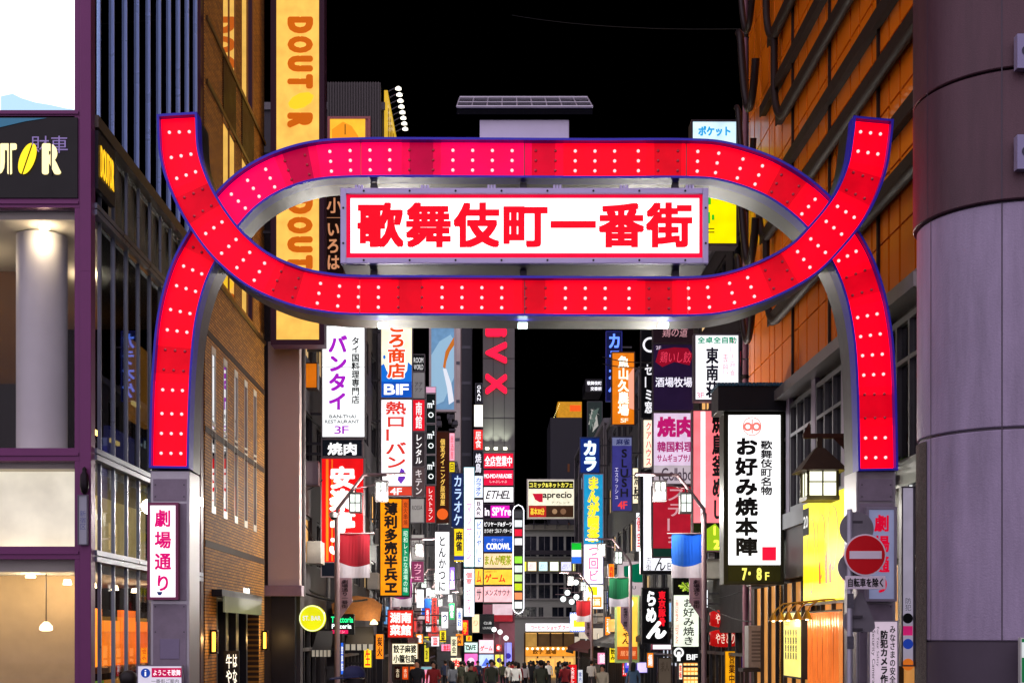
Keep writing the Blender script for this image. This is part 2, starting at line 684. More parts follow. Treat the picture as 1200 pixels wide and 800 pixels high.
def ribbon_parts(cl, y0, depth, phase, pink):
    hw = 0.302
    pts, nrm, L, Rr = ribbon(cl, y0, depth, hw)
    mb = MB()
    band(mb, [p + n * (hw - .012) for p, n in zip(pts, nrm)], [p - n * (hw - .012) for p, n in zip(pts, nrm)], y0 + 0.16, y0 + depth)
    o = mb.build('ribbon_casing', pm('casing_steel', (74, 73, 76), .34, .8, .15, 4), gate, smooth=True)
    rim = MB()
    band(rim, L, [p + n * (hw - .035) for p, n in zip(pts, nrm)], y0, y0 + .30)
    band(rim, [p - n * (hw - .035) for p, n in zip(pts, nrm)], Rr, y0, y0 + .30)
    for e, s in ((0, 1), (-1, -1)):
        i = 0 if e == 0 else len(pts) - 1
        t = (pts[1] - pts[0]).normalized() if e == 0 else (pts[-1] - pts[-2]).normalized()
        c = [pts[i] - t * .002, pts[i] + t * .035 * s]
        if s < 0: c = c[::-1]
        n = nrm[i]
        band(rim, [c[0] + n * (hw - .0351), c[1] + n * (hw - .0351)], [c[0] - n * (hw - .0351), c[1] - n * (hw - .0351)], y0 + .002, y0 + .29)
    rim.build('rim', RIM, gate, smooth=True)
    step, every = 0.06, 0.312
    total = (len(pts) - 1) * step
    nrow = int(total / every)
    off = (total - (nrow - 1) * every) / 2
    rows = [off + i * every for i in range(nrow)]
    lit = [((i + phase) % 6) < 4 for i in range(nrow)]
    inner = hw - .036
    # face panels: one backlit panel per run of lit / unlit rows
    i = 0
    cuts = []
    while i < nrow:
        j = i
        while j + 1 < nrow and lit[j + 1] == lit[i]: j += 1
        s0 = 0 if i == 0 else (rows[i] + rows[i - 1]) / 2
        s1 = total if j == nrow - 1 else (rows[j] + rows[j + 1]) / 2
        cuts.append((s0, s1, lit[i]))
        i = j + 1
    runs = []
    for q, (s0, s1, on) in enumerate(cuts):          # half-bright strips paint light leaking into the unlit panels
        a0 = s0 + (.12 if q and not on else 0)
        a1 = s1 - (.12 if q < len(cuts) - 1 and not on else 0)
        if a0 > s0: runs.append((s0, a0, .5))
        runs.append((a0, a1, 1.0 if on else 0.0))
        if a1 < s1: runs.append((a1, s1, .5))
    for s0, s1, on in runs:
        a, b = int(round(s0 / step)), min(len(pts) - 1, int(round(s1 / step)))
        mid = pts[(a + b) // 2]
        f = pink(mid.x)
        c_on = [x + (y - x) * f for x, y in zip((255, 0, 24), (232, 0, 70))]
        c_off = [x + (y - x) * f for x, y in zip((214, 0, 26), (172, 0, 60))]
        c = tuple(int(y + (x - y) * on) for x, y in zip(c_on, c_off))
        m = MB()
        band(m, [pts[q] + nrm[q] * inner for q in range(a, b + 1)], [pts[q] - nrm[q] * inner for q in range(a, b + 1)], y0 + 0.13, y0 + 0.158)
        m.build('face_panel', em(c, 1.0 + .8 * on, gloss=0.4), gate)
    for s, on in zip(rows, lit):
        q = min(len(pts) - 1, int(round(s / step)))
        for u in (-0.15, 0.0, 0.15):
            p = pts[q] + nrm[q] * u
            bulbs.append((p.x, y0 + .13, p.y, on))
    return pts


pA = ribbon_parts(CL_A, GL + 0.12, 0.83, 0, lambda x: 0.9 if -4.6 < x < 0.3 else (0.35 if 0.3 <= x < 1.2 else 0.0))
nA = len(bulbs)
pB = ribbon_parts(CL_B, GL - 0.05, 0.88, 1, lambda x: 0.12 if x < -3 else 0.0)
# bulbs behind the front ribbon are covered: drop them
segB = pB
keep = [b for i, b in enumerate(bulbs) if i >= nA or min((Vector((b[0], b[2])) - q).length for q in segB) > 0.33]
keep.sort(key=lambda b: (not b[3], abs(b[0])))
bm_on = bulb_mb.build('bulb', bulb_on, gate)
bm_off = bulb_mb.build('bulb', bulb_off, gate)
first = {True: bm_on, False: bm_off}
used = {True: False, False: False}
rest = MB()
rest_off = MB()
for i, (x, y, z, on) in enumerate(keep):
    if i % 3 == 0 and i // 3 < 98:
        o = first[on] if not used[on] else first[on].copy()
        if used[on]: COL.objects.link(o)
        used[on] = True
        o.parent = gate
        o.location = (x, y, z)
        o.rotation_euler = (R(90), 0, 0)
    else:
        t = rest if on else rest_off
        n = len(t.v)
        t.v += [(x + vx, y - vz, z + vy) for vx, vy, vz in bulb_mb.v]
        t.f += [tuple(n + k for k in f) for f in bulb_mb.f]
        t.m += [0 if on else 1] * len(bulb_mb.f)
n = len(rest.v)
rest.v += rest_off.v; rest.f += [tuple(n + k for k in f) for f in rest_off.f]; rest.m += rest_off.m
tag(rest.build('bulb', [bulb_on, bulb_off], gate), kind='stuff')

# seams across the ribbons
for cl, y0 in ((pA, GL + .12), (pB, GL - .05)):
    for px in (421, 615, 807):
        m = MB()
        x = gx(px)
        q = min(range(len(cl)), key=lambda i: abs(cl[i].x - x) + (0 if abs(cl[i].y - cl[len(cl) // 2].y) < .3 else 9))
        z = cl[q].y
        m.box(x - .006, x + .006, y0 + .118, y0 + .14, z - .262, z + .262)
        m.build('joint_strip', STEEL_D, gate)

# pillar bases, each with a vertical street-name light box
for s, (a, b, lx) in ((-1, (171, 219, 0)), (1, (1007.5, 1055.5, 0))):
    x0, x1 = gx(a), gx(b)
    m = MB()
    m.box(x0 + .01, x1 - .01, GL + 0.220, GL + 0.930, 0, gzz(549))
    m.box(x0 - .03, x1 + .03, GL + 0.160, GL + 0.980, 0, 0.45)
    o = m.build('pillar', STEEL, gate, bevel=.012)
    m = MB()
    for zt, zb in ((559, 585), (588, 703), (707, 800)):
        m.box(x0 + .055, x1 - .055, GL + 0.205, GL + 0.240, gzz(zb), gzz(zt))
    m.build('access_panel', pm('grey_panel_paint', (128, 118, 132), 0.45, 0.2, 0.15, 5), gate, bevel=.006)
    m = MB()
    for zt in (566, 580, 710, 740):
        for xx in (x0 + .09, x1 - .09):
            m.tube([(xx, GL + 0.208, gzz(zt)), (xx, GL + 0.198, gzz(zt))], .012, 8)
    m.build('screw', STEEL_D, gate)
    m = MB()
    m.box(x0 + .16, x1 - .16, GL + 0.194, GL + 0.210, gzz(772), gzz(748))
    m.build('hatch', pm('hatch_paint', (120, 112, 136), 0.4, 0.3, 0.1), gate, bevel=.006)

# roof-top equipment box and solar panel on the upper ribbon
m = MB()
m.box(gx(562), gx(668), GL + .25, GL + .85, gzz(158), gzz(133))
m.build('equipment_box', pm('white_box_paint', (206, 200, 222), 0.4, 0, 0.06), gate, bevel=.01)
m = MB()
pan = [(gx(535), GL + .1, gzz(127)), (gx(695), GL + .1, gzz(127)), (gx(694), GL + 1.0, gzz(127) + .50), (gx(537), GL + 1.0, gzz(127) + .50)]
up = Vector((0, -.49, .87)) * .05
n0 = len(m.v)
m.v += [tuple(Vector(p) + up) for p in pan] + [tuple(Vector(p) - up) for p in pan]
for q in ((0, 1, 2, 3), (7, 6, 5, 4), (0, 4, 5, 1), (1, 5, 6, 2), (2, 6, 7, 3), (3, 7, 4, 0)):
    m.f.append(tuple(n0 + i for i in q)); m.m.append(0)
sp = m.build('solar_panel', pm('solar_cells', (16, 17, 24), 0.2, 0, 0.1), gate)
m = MB()
L0, L1, L2, L3 = [Vector(p) + up * 1.15 for p in pan]
for i in range(10):
    t = i / 9
    m.tube([L0.lerp(L1, t), L3.lerp(L2, t)], .010, 6)
for t in (0, .5, 1):
    m.tube([L0.lerp(L3, t), L1.lerp(L2, t)], .012 if t == .5 else .022, 6)
m.build('panel_frame', pm('pale_aluminium', (190, 186, 200), 0.4, 0.4), gate)
m = MB()
for px in (539, 574, 613, 651, 689):
    m.tube([(gx(px), GL + .98, gzz(103)), (gx(px), GL + .98, gzz(94))], .009, 6)
m.build('bird_spike', STEEL_D, gate)

# the name board
bx0, bx1, bz0, bz1 = gx(399.5), gx(829.5), gzz(310), gzz(222)
m = MB()
m.box(bx0 + .01, bx1 - .01, GL + .0, GL + .72, bz0 - .0, bz1)
m.build('board_casing', pm('board_back_paint', (66, 62, 66), 0.45, 0.2, 0.2), gate, bevel=.01)
fr = MB()
fw = .085
FRM = pm('lilac_grey_frame', (176, 168, 206), 0.35, 0.25, 0.08)
fr.box(bx0, bx0 + fw, GL - .07, GL + .05, bz0 + .0, bz1).box(bx1 - fw, bx1, GL - .07, GL + .05, bz0, bz1)
fr.box(bx0 + fw, bx1 - fw, GL - .069, GL + .05, bz0, bz0 + fw).box(bx0 + fw, bx1 - fw, GL - .069, GL + .05, bz1 - fw, bz1)
fr.build('board_frame', FRM, gate, bevel=.008)
m = MB()
for i in range(8):
    xx = bx0 + .35 + i * (bx1 - bx0 - .7) / 7
    for zz in (bz0 + .045, bz1 - .045):
        m.tube([(xx, GL - .071, zz), (xx, GL - .078, zz)], .017, 8)
for zz in (bz0 + .3, bz1 - .3):
    for xx in (bx0 + .043, bx1 - .043):
        m.tube([(xx, GL - .071, zz), (xx, GL - .078, zz)], .017, 8)
m.build('board_bolt', pm('bolt_dark', (40, 38, 46), 0.4, 0.5), gate)
m = MB().box(bx0 + fw, bx1 - fw, GL - .016, GL + .0, bz0 + fw, bz1 - fw)
m.build('board_border', em((235, 0, 56), 0.95), gate)
wx0, wx1, wz0, wz1 = gx(411), gx(819), gzz(297), gzz(233)
MB().box(wx0, wx1, GL - .026, GL - .01, wz0, wz1).build('board_face', em((255, 250, 252), 1.6), gate)
lettering('歌舞伎町一番街', gx(419), gx(811), gzz(291), gzz(238), GL - .032, em((240, 0, 30), 0.95, light=False), gate, bold=.036, gap=.05)
m = MB()
for px in (436, 614, 795):
    m.box(gx(px) - .05, gx(px) + .05, GL + .3, GL + .42, bz1 - .01, gzz(206))
    m.box(gx(px) - .05, gx(px) + .05, GL + .3, GL + .42, gzz(322), bz0 + .01)
m.build('hanger', STEEL_D, gate)
m = MB()
for px in (421, 498, 576, 653, 731, 808):
    for k in (-1, 0, 1):
        m.box(gx(px) + k * .045 - .016, gx(px) + k * .045 + .016, GL - .045, GL + .03, bz1 + .002, bz1 + .055)
m.build('lifting_lug', FRM, gate)
# small downlights under the lower ribbon
for px in (447, 613, 780):
    m = MB().box(gx(px) - .07, gx(px) + .07, GL + .18, GL + .34, gzz(379), gzz(374.5))
    m.build('downlight', em((225, 255, 250), 7), gate)

# street-name light boxes on the two pillars
sign('street_name_sign', 'lit white vertical street-name board with magenta characters on the gate pillar beside brick', (173.5, 589, 209, 702), GY + .09, [
    ('p', (175.5, 592, 207, 700), (255, 246, 252), 1.25), ('t', '劇場通り', (181.5, 597, 201, 692), (214, 0, 110), dict(vert=True, bold=.026, s=.9, gap=.22)),
    ('g', [(184, 693), (191, 693), (189, 697), (186, 697)], (40, 60, 120), .5)],
    depth=.115, frame=(126, 60, 92), fr=.035, group='street-name boards on the gate pillars')
sign('street_name_sign', 'unlit pale street-name board with red characters behind the no-entry sign', (1015, 594, 1050, 704), GY + .09, [
    ('p', (1017, 597, 1048, 702), (176, 184, 226), 0.32), ('t', '劇場通り', (1024, 603, 1042, 694), (214, 10, 50), dict(vert=True, bold=.03, s=.75, gap=.2))],  # faint face glow painted in, though the box is off
    depth=.115, frame=(140, 134, 150), fr=.035, group='street-name boards on the gate pillars')

# ------------------------------------------------------------------ left: glass corner building
LX = -5.85
PURPLE = pm('aubergine_frame', (100, 48, 92), 0.35, 0.3, 0.1, 2)
MULL = pm('steel_mullion', (120, 126, 140), 0.3, 0.6, 0.1, 3)
FIN = pm('blue_grey_fin', (150, 176, 232), 0.28, 0.3, 0.03, 1.2)
DARKW = pm('dark_cladding', (30, 29, 36), 0.4, 0.1, 0.2, 2)
GLASS = glass_mat('shop_glass', (0.82, 0.84, 0.86))
GLASS_D = glass_mat('dark_glass', (0.30, 0.33, 0.38))
CEIL = pm('ceiling_white', (205, 200, 190), 0.7, 0, 0.05)
bld = thing('corner_building', 'purple framed glass corner building with bright screen above a lit cafe', 'building', (LX, 19.5, 0))
lx = lambda X: X - LX
ly = lambda Y: Y - 19.5
FY = 19.5
zf = lambda py: CH + (CY - py) * FY / FOC
xf = lambda px: (px - CX) * FY / FOC - LX
# corner post and front frame
m = MB()
m.box(xf(95), xf(108), -.06, .16, 0, 24)
m.build('corner_post', PURPLE, bld, bevel=.01)
m = MB()
for a, b in ((130, 137), (233, 244), (525, 540), (640, 655)):
    m.box(-4.6, xf(94.5), -.03, .16, zf(b), zf(a))
    m.box(-4.6, xf(93), -.055, -.031, (zf(a) + zf(b)) / 2 - .022, (zf(a) + zf(b)) / 2 + .022)
m.box(xf(88), xf(94.6), -.025, .12, 0, 24)
for q in (318, 330):
    m.box(xf(95) + .0, xf(108) + .002, -.063, -.058, zf(q) - .006, zf(q) + .006) if q == 318 else None
m.build('front_frame', PURPLE, bld, bevel=.006)
# screen, with a pale blue picture along its lower edge
scr = MB().box(-4.6, xf(91), .03, .09, zf(129), 16.5).build('screen', em((255, 252, 255), 1.7), bld)
m = MB()
wave = [(0, 112), (14, 109), (24, 114), (40, 119), (58, 122), (76, 126), (91, 128.5)]
m.quad([(xf(a), .027, zf(b)) for a, b in wave] + [(xf(91), .027, zf(129.2)), (xf(0), .027, zf(129.2))][::1])
m.build('screen_picture', em((176, 214, 236), 1.0, light=False), scr)
# floors and interior walls
FLOORS = [zf(650), zf(533), zf(239), zf(133)]
for z in (3.2, 4.72, 8.4, 9.7, 13.5, 17.5):
    MB().box(-4.6, -.12, .2, 7.3, z - .12, z + .1).build('floor_slab', CEIL if z < 9 else DARKW, bld)
MB().box(-4.7, -4.6, 0, 7.4, 0, 24).build('end_wall', DARKW, bld)
MB().box(-4.6, -.12, 7.3, 7.4, 0, 24).build('rear_wall', DARKW, bld)
warm = pm('cafe_wall', (92, 62, 34), 0.7, 0, 0.2)
MB().box(-4.6, -1.55, 3.0, 3.08, 4.85, 8.3).build('cafe_wall', warm, bld)
MB().lathe([(.38, 0), (.38, 3.4)], (-1.06, 1.0, 4.86), 28).build('interior_column', pm('white_column', (222, 220, 224), 0.5, 0, 0.05), bld, smooth=True)
MB().box(-2.6, xf(14), 1.5, 2.0, 4.85, 6.1).build('cafe_counter', pm('counter_black', (16, 13, 12), .4), bld)
MB().box(xf(2), xf(12), 1.42, 1.49, 5.0, 5.5).build('counter_light_box', em((255, 176, 60), .9), bld)
MB().box(xf(2), xf(12), 1.42, 1.49, 5.62, 5.9).build('counter_light_box', em((255, 236, 200), .8), bld)
MB().box(-4.6, xf(90), .55, .62, 3.32, 4.6).build('glow_painted_wall', em((255, 246, 226), .85), bld)  # interior wall whose own glow paints the room light on it
m = MB().box(-4.6, xf(89), .32, .52, 3.33, 3.4)
m.build('light_trough', em((255, 232, 180), 3.2), bld)
MB().box(-4.6, -.5, 1.6, 1.68, 0, 3.1).build('lower_wall', pm('beige_wall', (196, 170, 130), 0.6, 0, 0.12), bld)
# lamps inside
def lamp_point(name, loc, col, e, parent, r=.06):
    l = bpy.data.lights.new(name, 'POINT')
    l.energy = e; l.color = col; l.shadow_soft_size = r
    o = bpy.data.objects.new(name, l); COL.objects.link(o); o.location = loc; o.parent = parent
    return o


for x, y, z, e in ((xf(40), .45, 8.22, 13), (-2.6, 1.6, 8.22, 40), (-1.0, 3.2, 8.22, 24), (-1.2, .9, 3.02, 20), (-2.2, .8, 3.02, 20)):
    d = MB().lathe([(.075, 0), (.075, .03)], (x, y, z), 14).build('ceiling_downlight', em((255, 232, 180), 12, light=False), bld)
    lamp_point('downlight_bulb', (x, y, z - .12), (1, .78, .5), e, bld)
for q in (0, 1):
    x = xf(30) - q * .9
    pl = MB().tube([(x, .9, 3.08), (x, .9, zf(728))], .008, 6).build('pendant_lamp', DARKW, bld)
    MB().lathe([(.03, .12), (.09, .06), (.1, 0), (.06, -.02)], (x, .9, zf(737)), 14).build('shade', em((255, 238, 200), 5, light=False), pl)
# front panes
for a, b in ((244, 525), (540, 640), (655, 850)):
    MB().box(-4.6, xf(88), .02, .03, max(0, zf(b)), zf(a)).build('window_pane', glass_mat('front_glass', (.9, .9, .9), ior=1.22), bld)
for x in (-2.3,):
    m = MB().box(x - .02, x + .02, .0, .1, zf(525), zf(244)).build('window_mullion', PURPLE, bld)
# side: mullions, rails, panes
YM = [ly(20.06 + .735 * i) for i in range(0, 10)]
for z0, z1 in ((0, 3.2), (3.4, 4.7), (4.9, 8.3)):
    for i in range(len(YM) - 1):
        MB().box(-.06, -.05, YM[i] + .02, YM[i + 1] - .02, z0, z1).build('window_pane', GLASS if z0 < 4.8 else GLASS_D, bld)
for i in range(1, len(YM) - 1):
    MB().box(-.05, -.04, YM[i] + .02, YM[i + 1] - .02, 8.5, 9.6).build('window_pane', GLASS, bld)
for i in range(len(YM) - 1):
    MB().box(-.09, -.07, YM[i] + .02, YM[i + 1] - .02, 9.85, 24).build('window_pane', glass_mat('black_glass', (.05, .05, .07)), bld)
for y in YM:
    MB().box(-.07, -.018, y - .022, y + .022, 0, 9.6).build('window_mullion', MULL, bld)
for i, y in enumerate(YM):
    MB().box(-.08, -.03, y - .024, y + .024, 9.8, 24).build('fin', FIN, bld, bevel=.006)
for z in (3.31, 4.81, 8.42):
    m = MB()
    m.box(-.07, .05, ly(19.62), ly(26.9), z - .085, z - .01).box(-.07, .05, ly(19.62), ly(26.9), z + .01, z + .085)
    m.build('transom', MULL, bld)
m = MB().box(-.08, .07, ly(19.62), ly(26.9), 9.62, 9.80)
m.build('transom', pm('bronze_transom', (84, 76, 70), .35, .5, .1), bld)
for i in range(1, len(YM) - 1):          # triangles paint reflections in the narrow window strip, plain blinds behind
    MB().quad([(-.075, YM[i] + .05, 9.55), (-.075, YM[i] + .45, 9.55), (-.075, YM[i] + .05, 8.95)]).build('blind_and_reflection', pm('reflection_triangle', (196, 186, 160), .7, 0, .1), bld)
    MB().box(-.13, -.12, YM[i] + .02, YM[i + 1] - .02, 8.5, 9.6).build('blind_and_reflection', pm('blind_shade', (196, 186, 156), .7, 0, .3), bld)
# ground floor: lit food counter behind the side glass
ORANGE = (255, 140, 30)
m = MB()
for k in range(5):
    m.box(-.9, -.6, ly(22.1) + k * .9, ly(22.9) + k * .9, .9, 1.02).box(-.9, -.6, ly(22.1) + k * .9, ly(22.9) + k * .9, 1.5, 1.6)
m.build('shelf', pm('shelf_wood', (140, 84, 40), .5), bld)
for k in range(4):
    MB().box(-1.02, -.95, ly(22.3) + k * 1.1, ly(23.3) + k * 1.1, 1.5, 2.6 - .2 * (k % 2)).build('menu_light_box', em((255, 138 - 12 * k, 26), 1.5), bld)
    MB().box(-.98, -.92, ly(22.3) + k * 1.1, ly(23.3) + k * 1.1, .95, 1.35).build('counter_front', em(((120, 170, 60), (230, 150, 60), (180, 60, 50), (90, 150, 110))[k], .55), bld)
for k in range(4):
    d = MB().lathe([(.05, 0), (.07, -.08)], (-.7, ly(20.6) + k * 1.3, 3.0), 12).build('spot_lamp', em((255, 230, 180), 10, light=False), bld)
    lamp_point('spot_bulb', (-.7, ly(20.6) + k * 1.3, 2.85), (1, .7, .4), 14, bld)
# mid-storey interior, dim lamps seen through the glass
for k, (y, z) in enumerate(((22.0, 5.5), (23.2, 5.5), (24.6, 6.4))):
    MB().box(-.8, -.75, ly(y), ly(y) + .5, z, z + .07).build('ceiling_downlight', em((255, 205, 110), 4, light=False), bld)
MB().box(-1.1, -1.0, ly(23.9), ly(25.6), 4.95, 5.9).build('screen_and_reflection', em((110, 104, 190), .5), bld)
MB().box(-1.0, -.9, ly(25.1), ly(26.3), 6.2, 7.7).build('screen_and_reflection', em((255, 160, 60), 1.0), bld)  # amber glowing slab added for reflections on the glass
MB().box(-1.2, -1.1, ly(22.4), ly(26.8), 3.4, 4.6).build('inner_wall', em((224, 196, 130), .55), bld)

# the cafe fascia with stencil letters
fas = sign('cafe_fascia_sign', 'black fascia board with large cream stencil letters under the bright screen', (-60, 138, 91, 232), FY - .05, [
    ('p', (-60, 138, 91, 232), (3, 3, 4), 0)], depth=.06, frame=(22, 20, 24), fr=0, group=None)
kf = (FY - .05) / FOC
FXm = (-60 + 91) / 2
fX = lambda px: (px - FXm) * kf
fZ = lambda py: (232 - py) * kf
CREAM = em((255, 238, 176), 1.25, light=False)
for ch, a, b in (('D', -58, -36), ('O', -34, -14), ('U', -10, 6), ('T', 4, 20), ('R', 50, 72)):
    lettering(ch, fX(a), fX(b), fZ(205), fZ(169), -.03, CREAM, fas, bold=.05, depth=.02)
    MB().box(fX((a + b) / 2) - .01, fX((a + b) / 2) + .01, -.036, -.031, fZ(206), fZ(168)).build('stencil_gap', INK, fas)
m = MB()
for s in (-1, 1):
    pts = []
    for i in range(19):
        an = math.pi * i / 18
        u, v = s * (.8 + math.sin(an) * 9.0), math.cos(an) * 18.5
        pts.append((fX(33 + u * .9 + v * .33), fZ(187 - v * .97 + u * .2)))
    if s > 0: pts = pts[::-1]
    m.quad([(x, -.034, z) for x, z in pts])
m.build('bean_emblem', em((250, 220, 40), 1.2, light=False), fas)
lettering('財車', fX(37), fX(80), fZ(180), fZ(160), -.022, em((150, 130, 190), .55, light=False), fas)  # another sign's reflection, painted onto the board as pale characters
m = MB().quad([(fX(-60), -.02, fZ(139)), (fX(-60), -.02, fZ(156)), (fX(0), -.02, fZ(150)), (fX(30), -.02, fZ(143)), (fX(56), -.02, fZ(139))])
m.build('printed_shape', em((60, 110, 140), .7, light=False), fas)
# the small side sign round the corner
r2 = thing('cafe_side_sign', 'small black sign with narrow yellow stencil letters on the glass side wall', 'sign', (LX + .04, 19.9, 8.72), R(90))
MB().box(-.26, .62, -.02, .06, 0, .86).build('face_panel', DARKW, r2)
lettering('DOUTOR', -.18, .52, .2, .68, -.03, em((255, 200, 40), 1.1, light=False), r2, bold=.05)
# small plates on the corner post
sign('corner_plate_sign', 'narrow grey plate sign on the purple corner post', (92, 580, 103, 638), FY - .12, [
    ('p', (92, 580, 103, 638), (168, 166, 184), .25), ('t', '新宿区', (94, 598, 101, 620), (70, 70, 110), dict(vert=True))], depth=.05, frame=(90, 86, 100), fr=.01)
orn = thing('wall_lantern', 'small dark iron lantern fixed on the purple corner post above the plate', 'lamp', at(99, 579, FY - .13))
MB().lathe([(.02, 0), (.05, .04), (.07, .12), (.06, .28), (.03, .33), (.035, .37), (.01, .40)], (0, 0, 0), 12).build('lantern_body', pm('iron_black', (26, 20, 26), .4, .6), orn, smooth=True)
sign('notice_board', 'white and magenta welcome notice at the foot of the left gate pillar', (161, 779, 214, 803), GY - .02, [
    ('p', (162, 780, 213, 802), (236, 228, 244), .7), ('p', (178, 782, 213, 793), (196, 20, 84), .8), ('t', 'ようこそ歌舞', (180, 784, 212, 791), (255, 245, 250), dict(bold=.02)),
    ('c', (171, 788, 5.5), (30, 70, 170), .7), ('t', 'i', (170, 784.5, 172, 791.5), (255, 255, 255), {}), ('t', '一番街ご案内', (178, 795, 210, 800), (30, 30, 40), {})],
    depth=.08, frame=(120, 110, 130), fr=.01)

# ------------------------------------------------------------------ left: brick building
BR = brick_mat('golden_brown_brick', (196, 132, 36), (154, 100, 26), (62, 40, 16), .30, .066)
brk = thing('brick_building', 'golden brown brick building with five tall slot windows beside the glass corner', 'building', (LX, 27.0, 0))
by = lambda Y: Y - 27.0
WY = [28.1, 29.33, 30.56, 31.79, 33.02]
holes = [(by(y) - .2, by(y) + .2, 4.7, 8.2) for y in WY]
UP = ((29.0, 30.5), (31.2, 32.8))
for a, b in UP:
    for z0, z1 in ((9.75, 13.5), (14.9, 18.6), (20, 23)):
        holes.append((by(a), by(b), z0, z1))
ENT = (by(28.4), by(33.6), 0, 3.0)
holes.append(ENT)
holed('x', -.35, .35, by(27.25), by(34.4), 0, 24, holes).build('wall', BR, brk)
MB().box(-.45, -.02, by(26.95), by(27.24), 0, 24).build('corner_trim', pm('dark_plum_trim', (70, 34, 48), .4, .3), brk)
MB().box(-6, -.36, by(27.0), by(34.4), 0, 24).build('core', DARKW, brk)
course = pm('dark_brick_course', (62, 40, 22), .7, 0, .3, 14)
for z in (3.95, 6.3, 8.32):
    MB().box(.0, .012, by(27.26), by(34.38), z, z + .13).build('brick_course', course, brk)
WHITE = pm('pale_window_frame', (214, 208, 190), .4, .2, .06)
for y in WY:
    c = by(y)
    f = MB()
    f.box(-.12, .012, c - .2, c - .165, 4.7, 8.2).box(-.12, .012, c + .165, c + .2, 4.7, 8.2)
    f.box(-.12, .011, c - .165, c + .165, 4.7, 4.86).box(-.12, .011, c - .165, c + .165, 8.05, 8.2).box(-.1, .010, c - .165, c + .165, 6.42, 6.47).box(-.1, .010, c - .165, c + .165, 6.55, 6.6)
    w = f.build('window', WHITE, brk)
    MB().box(-.012, -.004, c - .165, c + .165, 4.86, 8.05).build('pane', glass_mat('window_mirror_glass', (.2, .2, .2), fac=.7), w)
    MB().box(-.34, -.33, c - .16, c + .16, 6.9, 8.05).build('curtain', pm('gold_curtain', (190, 150, 80), .7), w)
UPG = glass_mat('upper_glass', (.12, .1, .08), fac=.8)
for a, b in UP:
    for z0, z1 in ((9.75, 13.5), (14.9, 18.6), (20, 23)):
        f = MB()
        a0, b0 = by(a), by(b)
        f.box(-.1, .012, a0, a0 + .05, z0, z1).box(-.1, .012, b0 - .05, b0, z0, z1).box(-.1, .012, (a0 + b0) / 2 - .03, (a0 + b0) / 2 + .03, z0, z1)
        f.box(-.1, .011, a0 + .05, b0 - .05, z0, z0 + .06).box(-.1, .011, a0 + .05, b0 - .05, z1 - .06, z1)
        w = f.build('window', pm('orange_brown_frame', (150, 92, 34), .4, .3), brk)
        MB().box(-.012, -.004, a0 + .05, b0 - .05, z0 + .06, z1 - .06).build('pane', UPG, w)
    m = MB()
    for i in range(26):
        z = 13.55 + i * .05
        m.box(.002, .03, by(a) + .02, by(b) - .02, z, z + .022)
    m.build('mesh_screen', pm('bronze_mesh', (66, 44, 32), .4, .5), brk)
for z in (9.6, 13.45, 14.75, 18.7):
    MB().box(.013, .05, by(27.3), by(34.38), z, z + .09).build('ledge', pm('bronze_ledge', (74, 50, 26), .4, .4), brk)
# entrance: canopy with lit fascia, posts, doors, lanterns
MB().box(-.1, .22, by(27.9), by(32.8), 2.95, 3.1).build('canopy', DARKW, brk)
MB().box(.222, .26, by(28.0), by(32.5), 2.62, 2.96).build('canopy_fascia', em((150, 156, 130), .22), brk)
MB().box(-.9, -.85, by(28.4), by(33.6), 0, 2.9).build('entrance_wall', pm('amber_wall', (150, 84, 30), .6, 0, .3, 6), brk)
for y in (28.9, 30.1, 31.3, 32.6):
    MB().box(-.3, -.12, by(y) - .1, by(y) + .1, 0, 2.9).build('post', DARKW, brk)
for y in (29.5, 31.9):
    d = MB().box(-.84, -.8, by(y) - .3, by(y) + .3, .0, 2.3).build('door', pm('orange_door_wood', (190, 110, 40), .5), brk)  # plain orange-brown wood colour
    lamp_point('entrance_bulb', (-.5, by(y), 2.6), (1, .62, .25), 34, brk)
for y in (27.75, 34.0):
    p = thing('wall_lantern', 'amber wall lantern on brick %s the canopied entrance' % ('before' if y < 30 else 'beyond'), 'lamp', (LX + .02, y, 1.75))
    m = MB().box(0, .14, -.09, .09, 0, .04).box(0, .14, -.09, .09, .46, .5).box(0, .03, -.09, .09, .04, .46)
    for q in (-.085, .065): m.box(.11, .14, q, q + .02, .04, .46)
    m.build('lantern_frame', pm('iron_black', (26, 20, 26), .4, .6), p)
    MB().box(.035, .108, -.055, .055, .045, .455).build('glass', em((255, 178, 60), 4.5), p)
    lamp_point('lantern_bulb', (.26, 0, .3), (1, .6, .22), 16, p)
sign('entrance_letters_sign', 'small glowing white letters standing on the entrance canopy of the brick building', (279, 688, 293, 701), 31.5, [
    ('t', 'IIIii', (279, 688, 293, 700), (255, 250, 240), dict(s=1.3, bold=.05))], depth=.03, frame=(30, 28, 30), fr=0)
sign('entrance_menu_sign', 'dark upright board with glowing white characters in the brick building entrance', (262, 762, 280, 802), 28.6, [
    ('t', '牛や', (265, 766, 272, 800), (255, 245, 225), dict(vert=True, s=1.3, bold=.02)), ('t', 'はな', (273, 766, 278, 800), (255, 245, 225), dict(vert=True, s=1.3, bold=.02))],
    depth=.05, frame=(24, 20, 18), fr=0)

# ------------------------------------------------------------------ street blocks behind the signs
FRAME_D = pm('window_frame_dark', (58, 56, 60), .4, .4, .1)


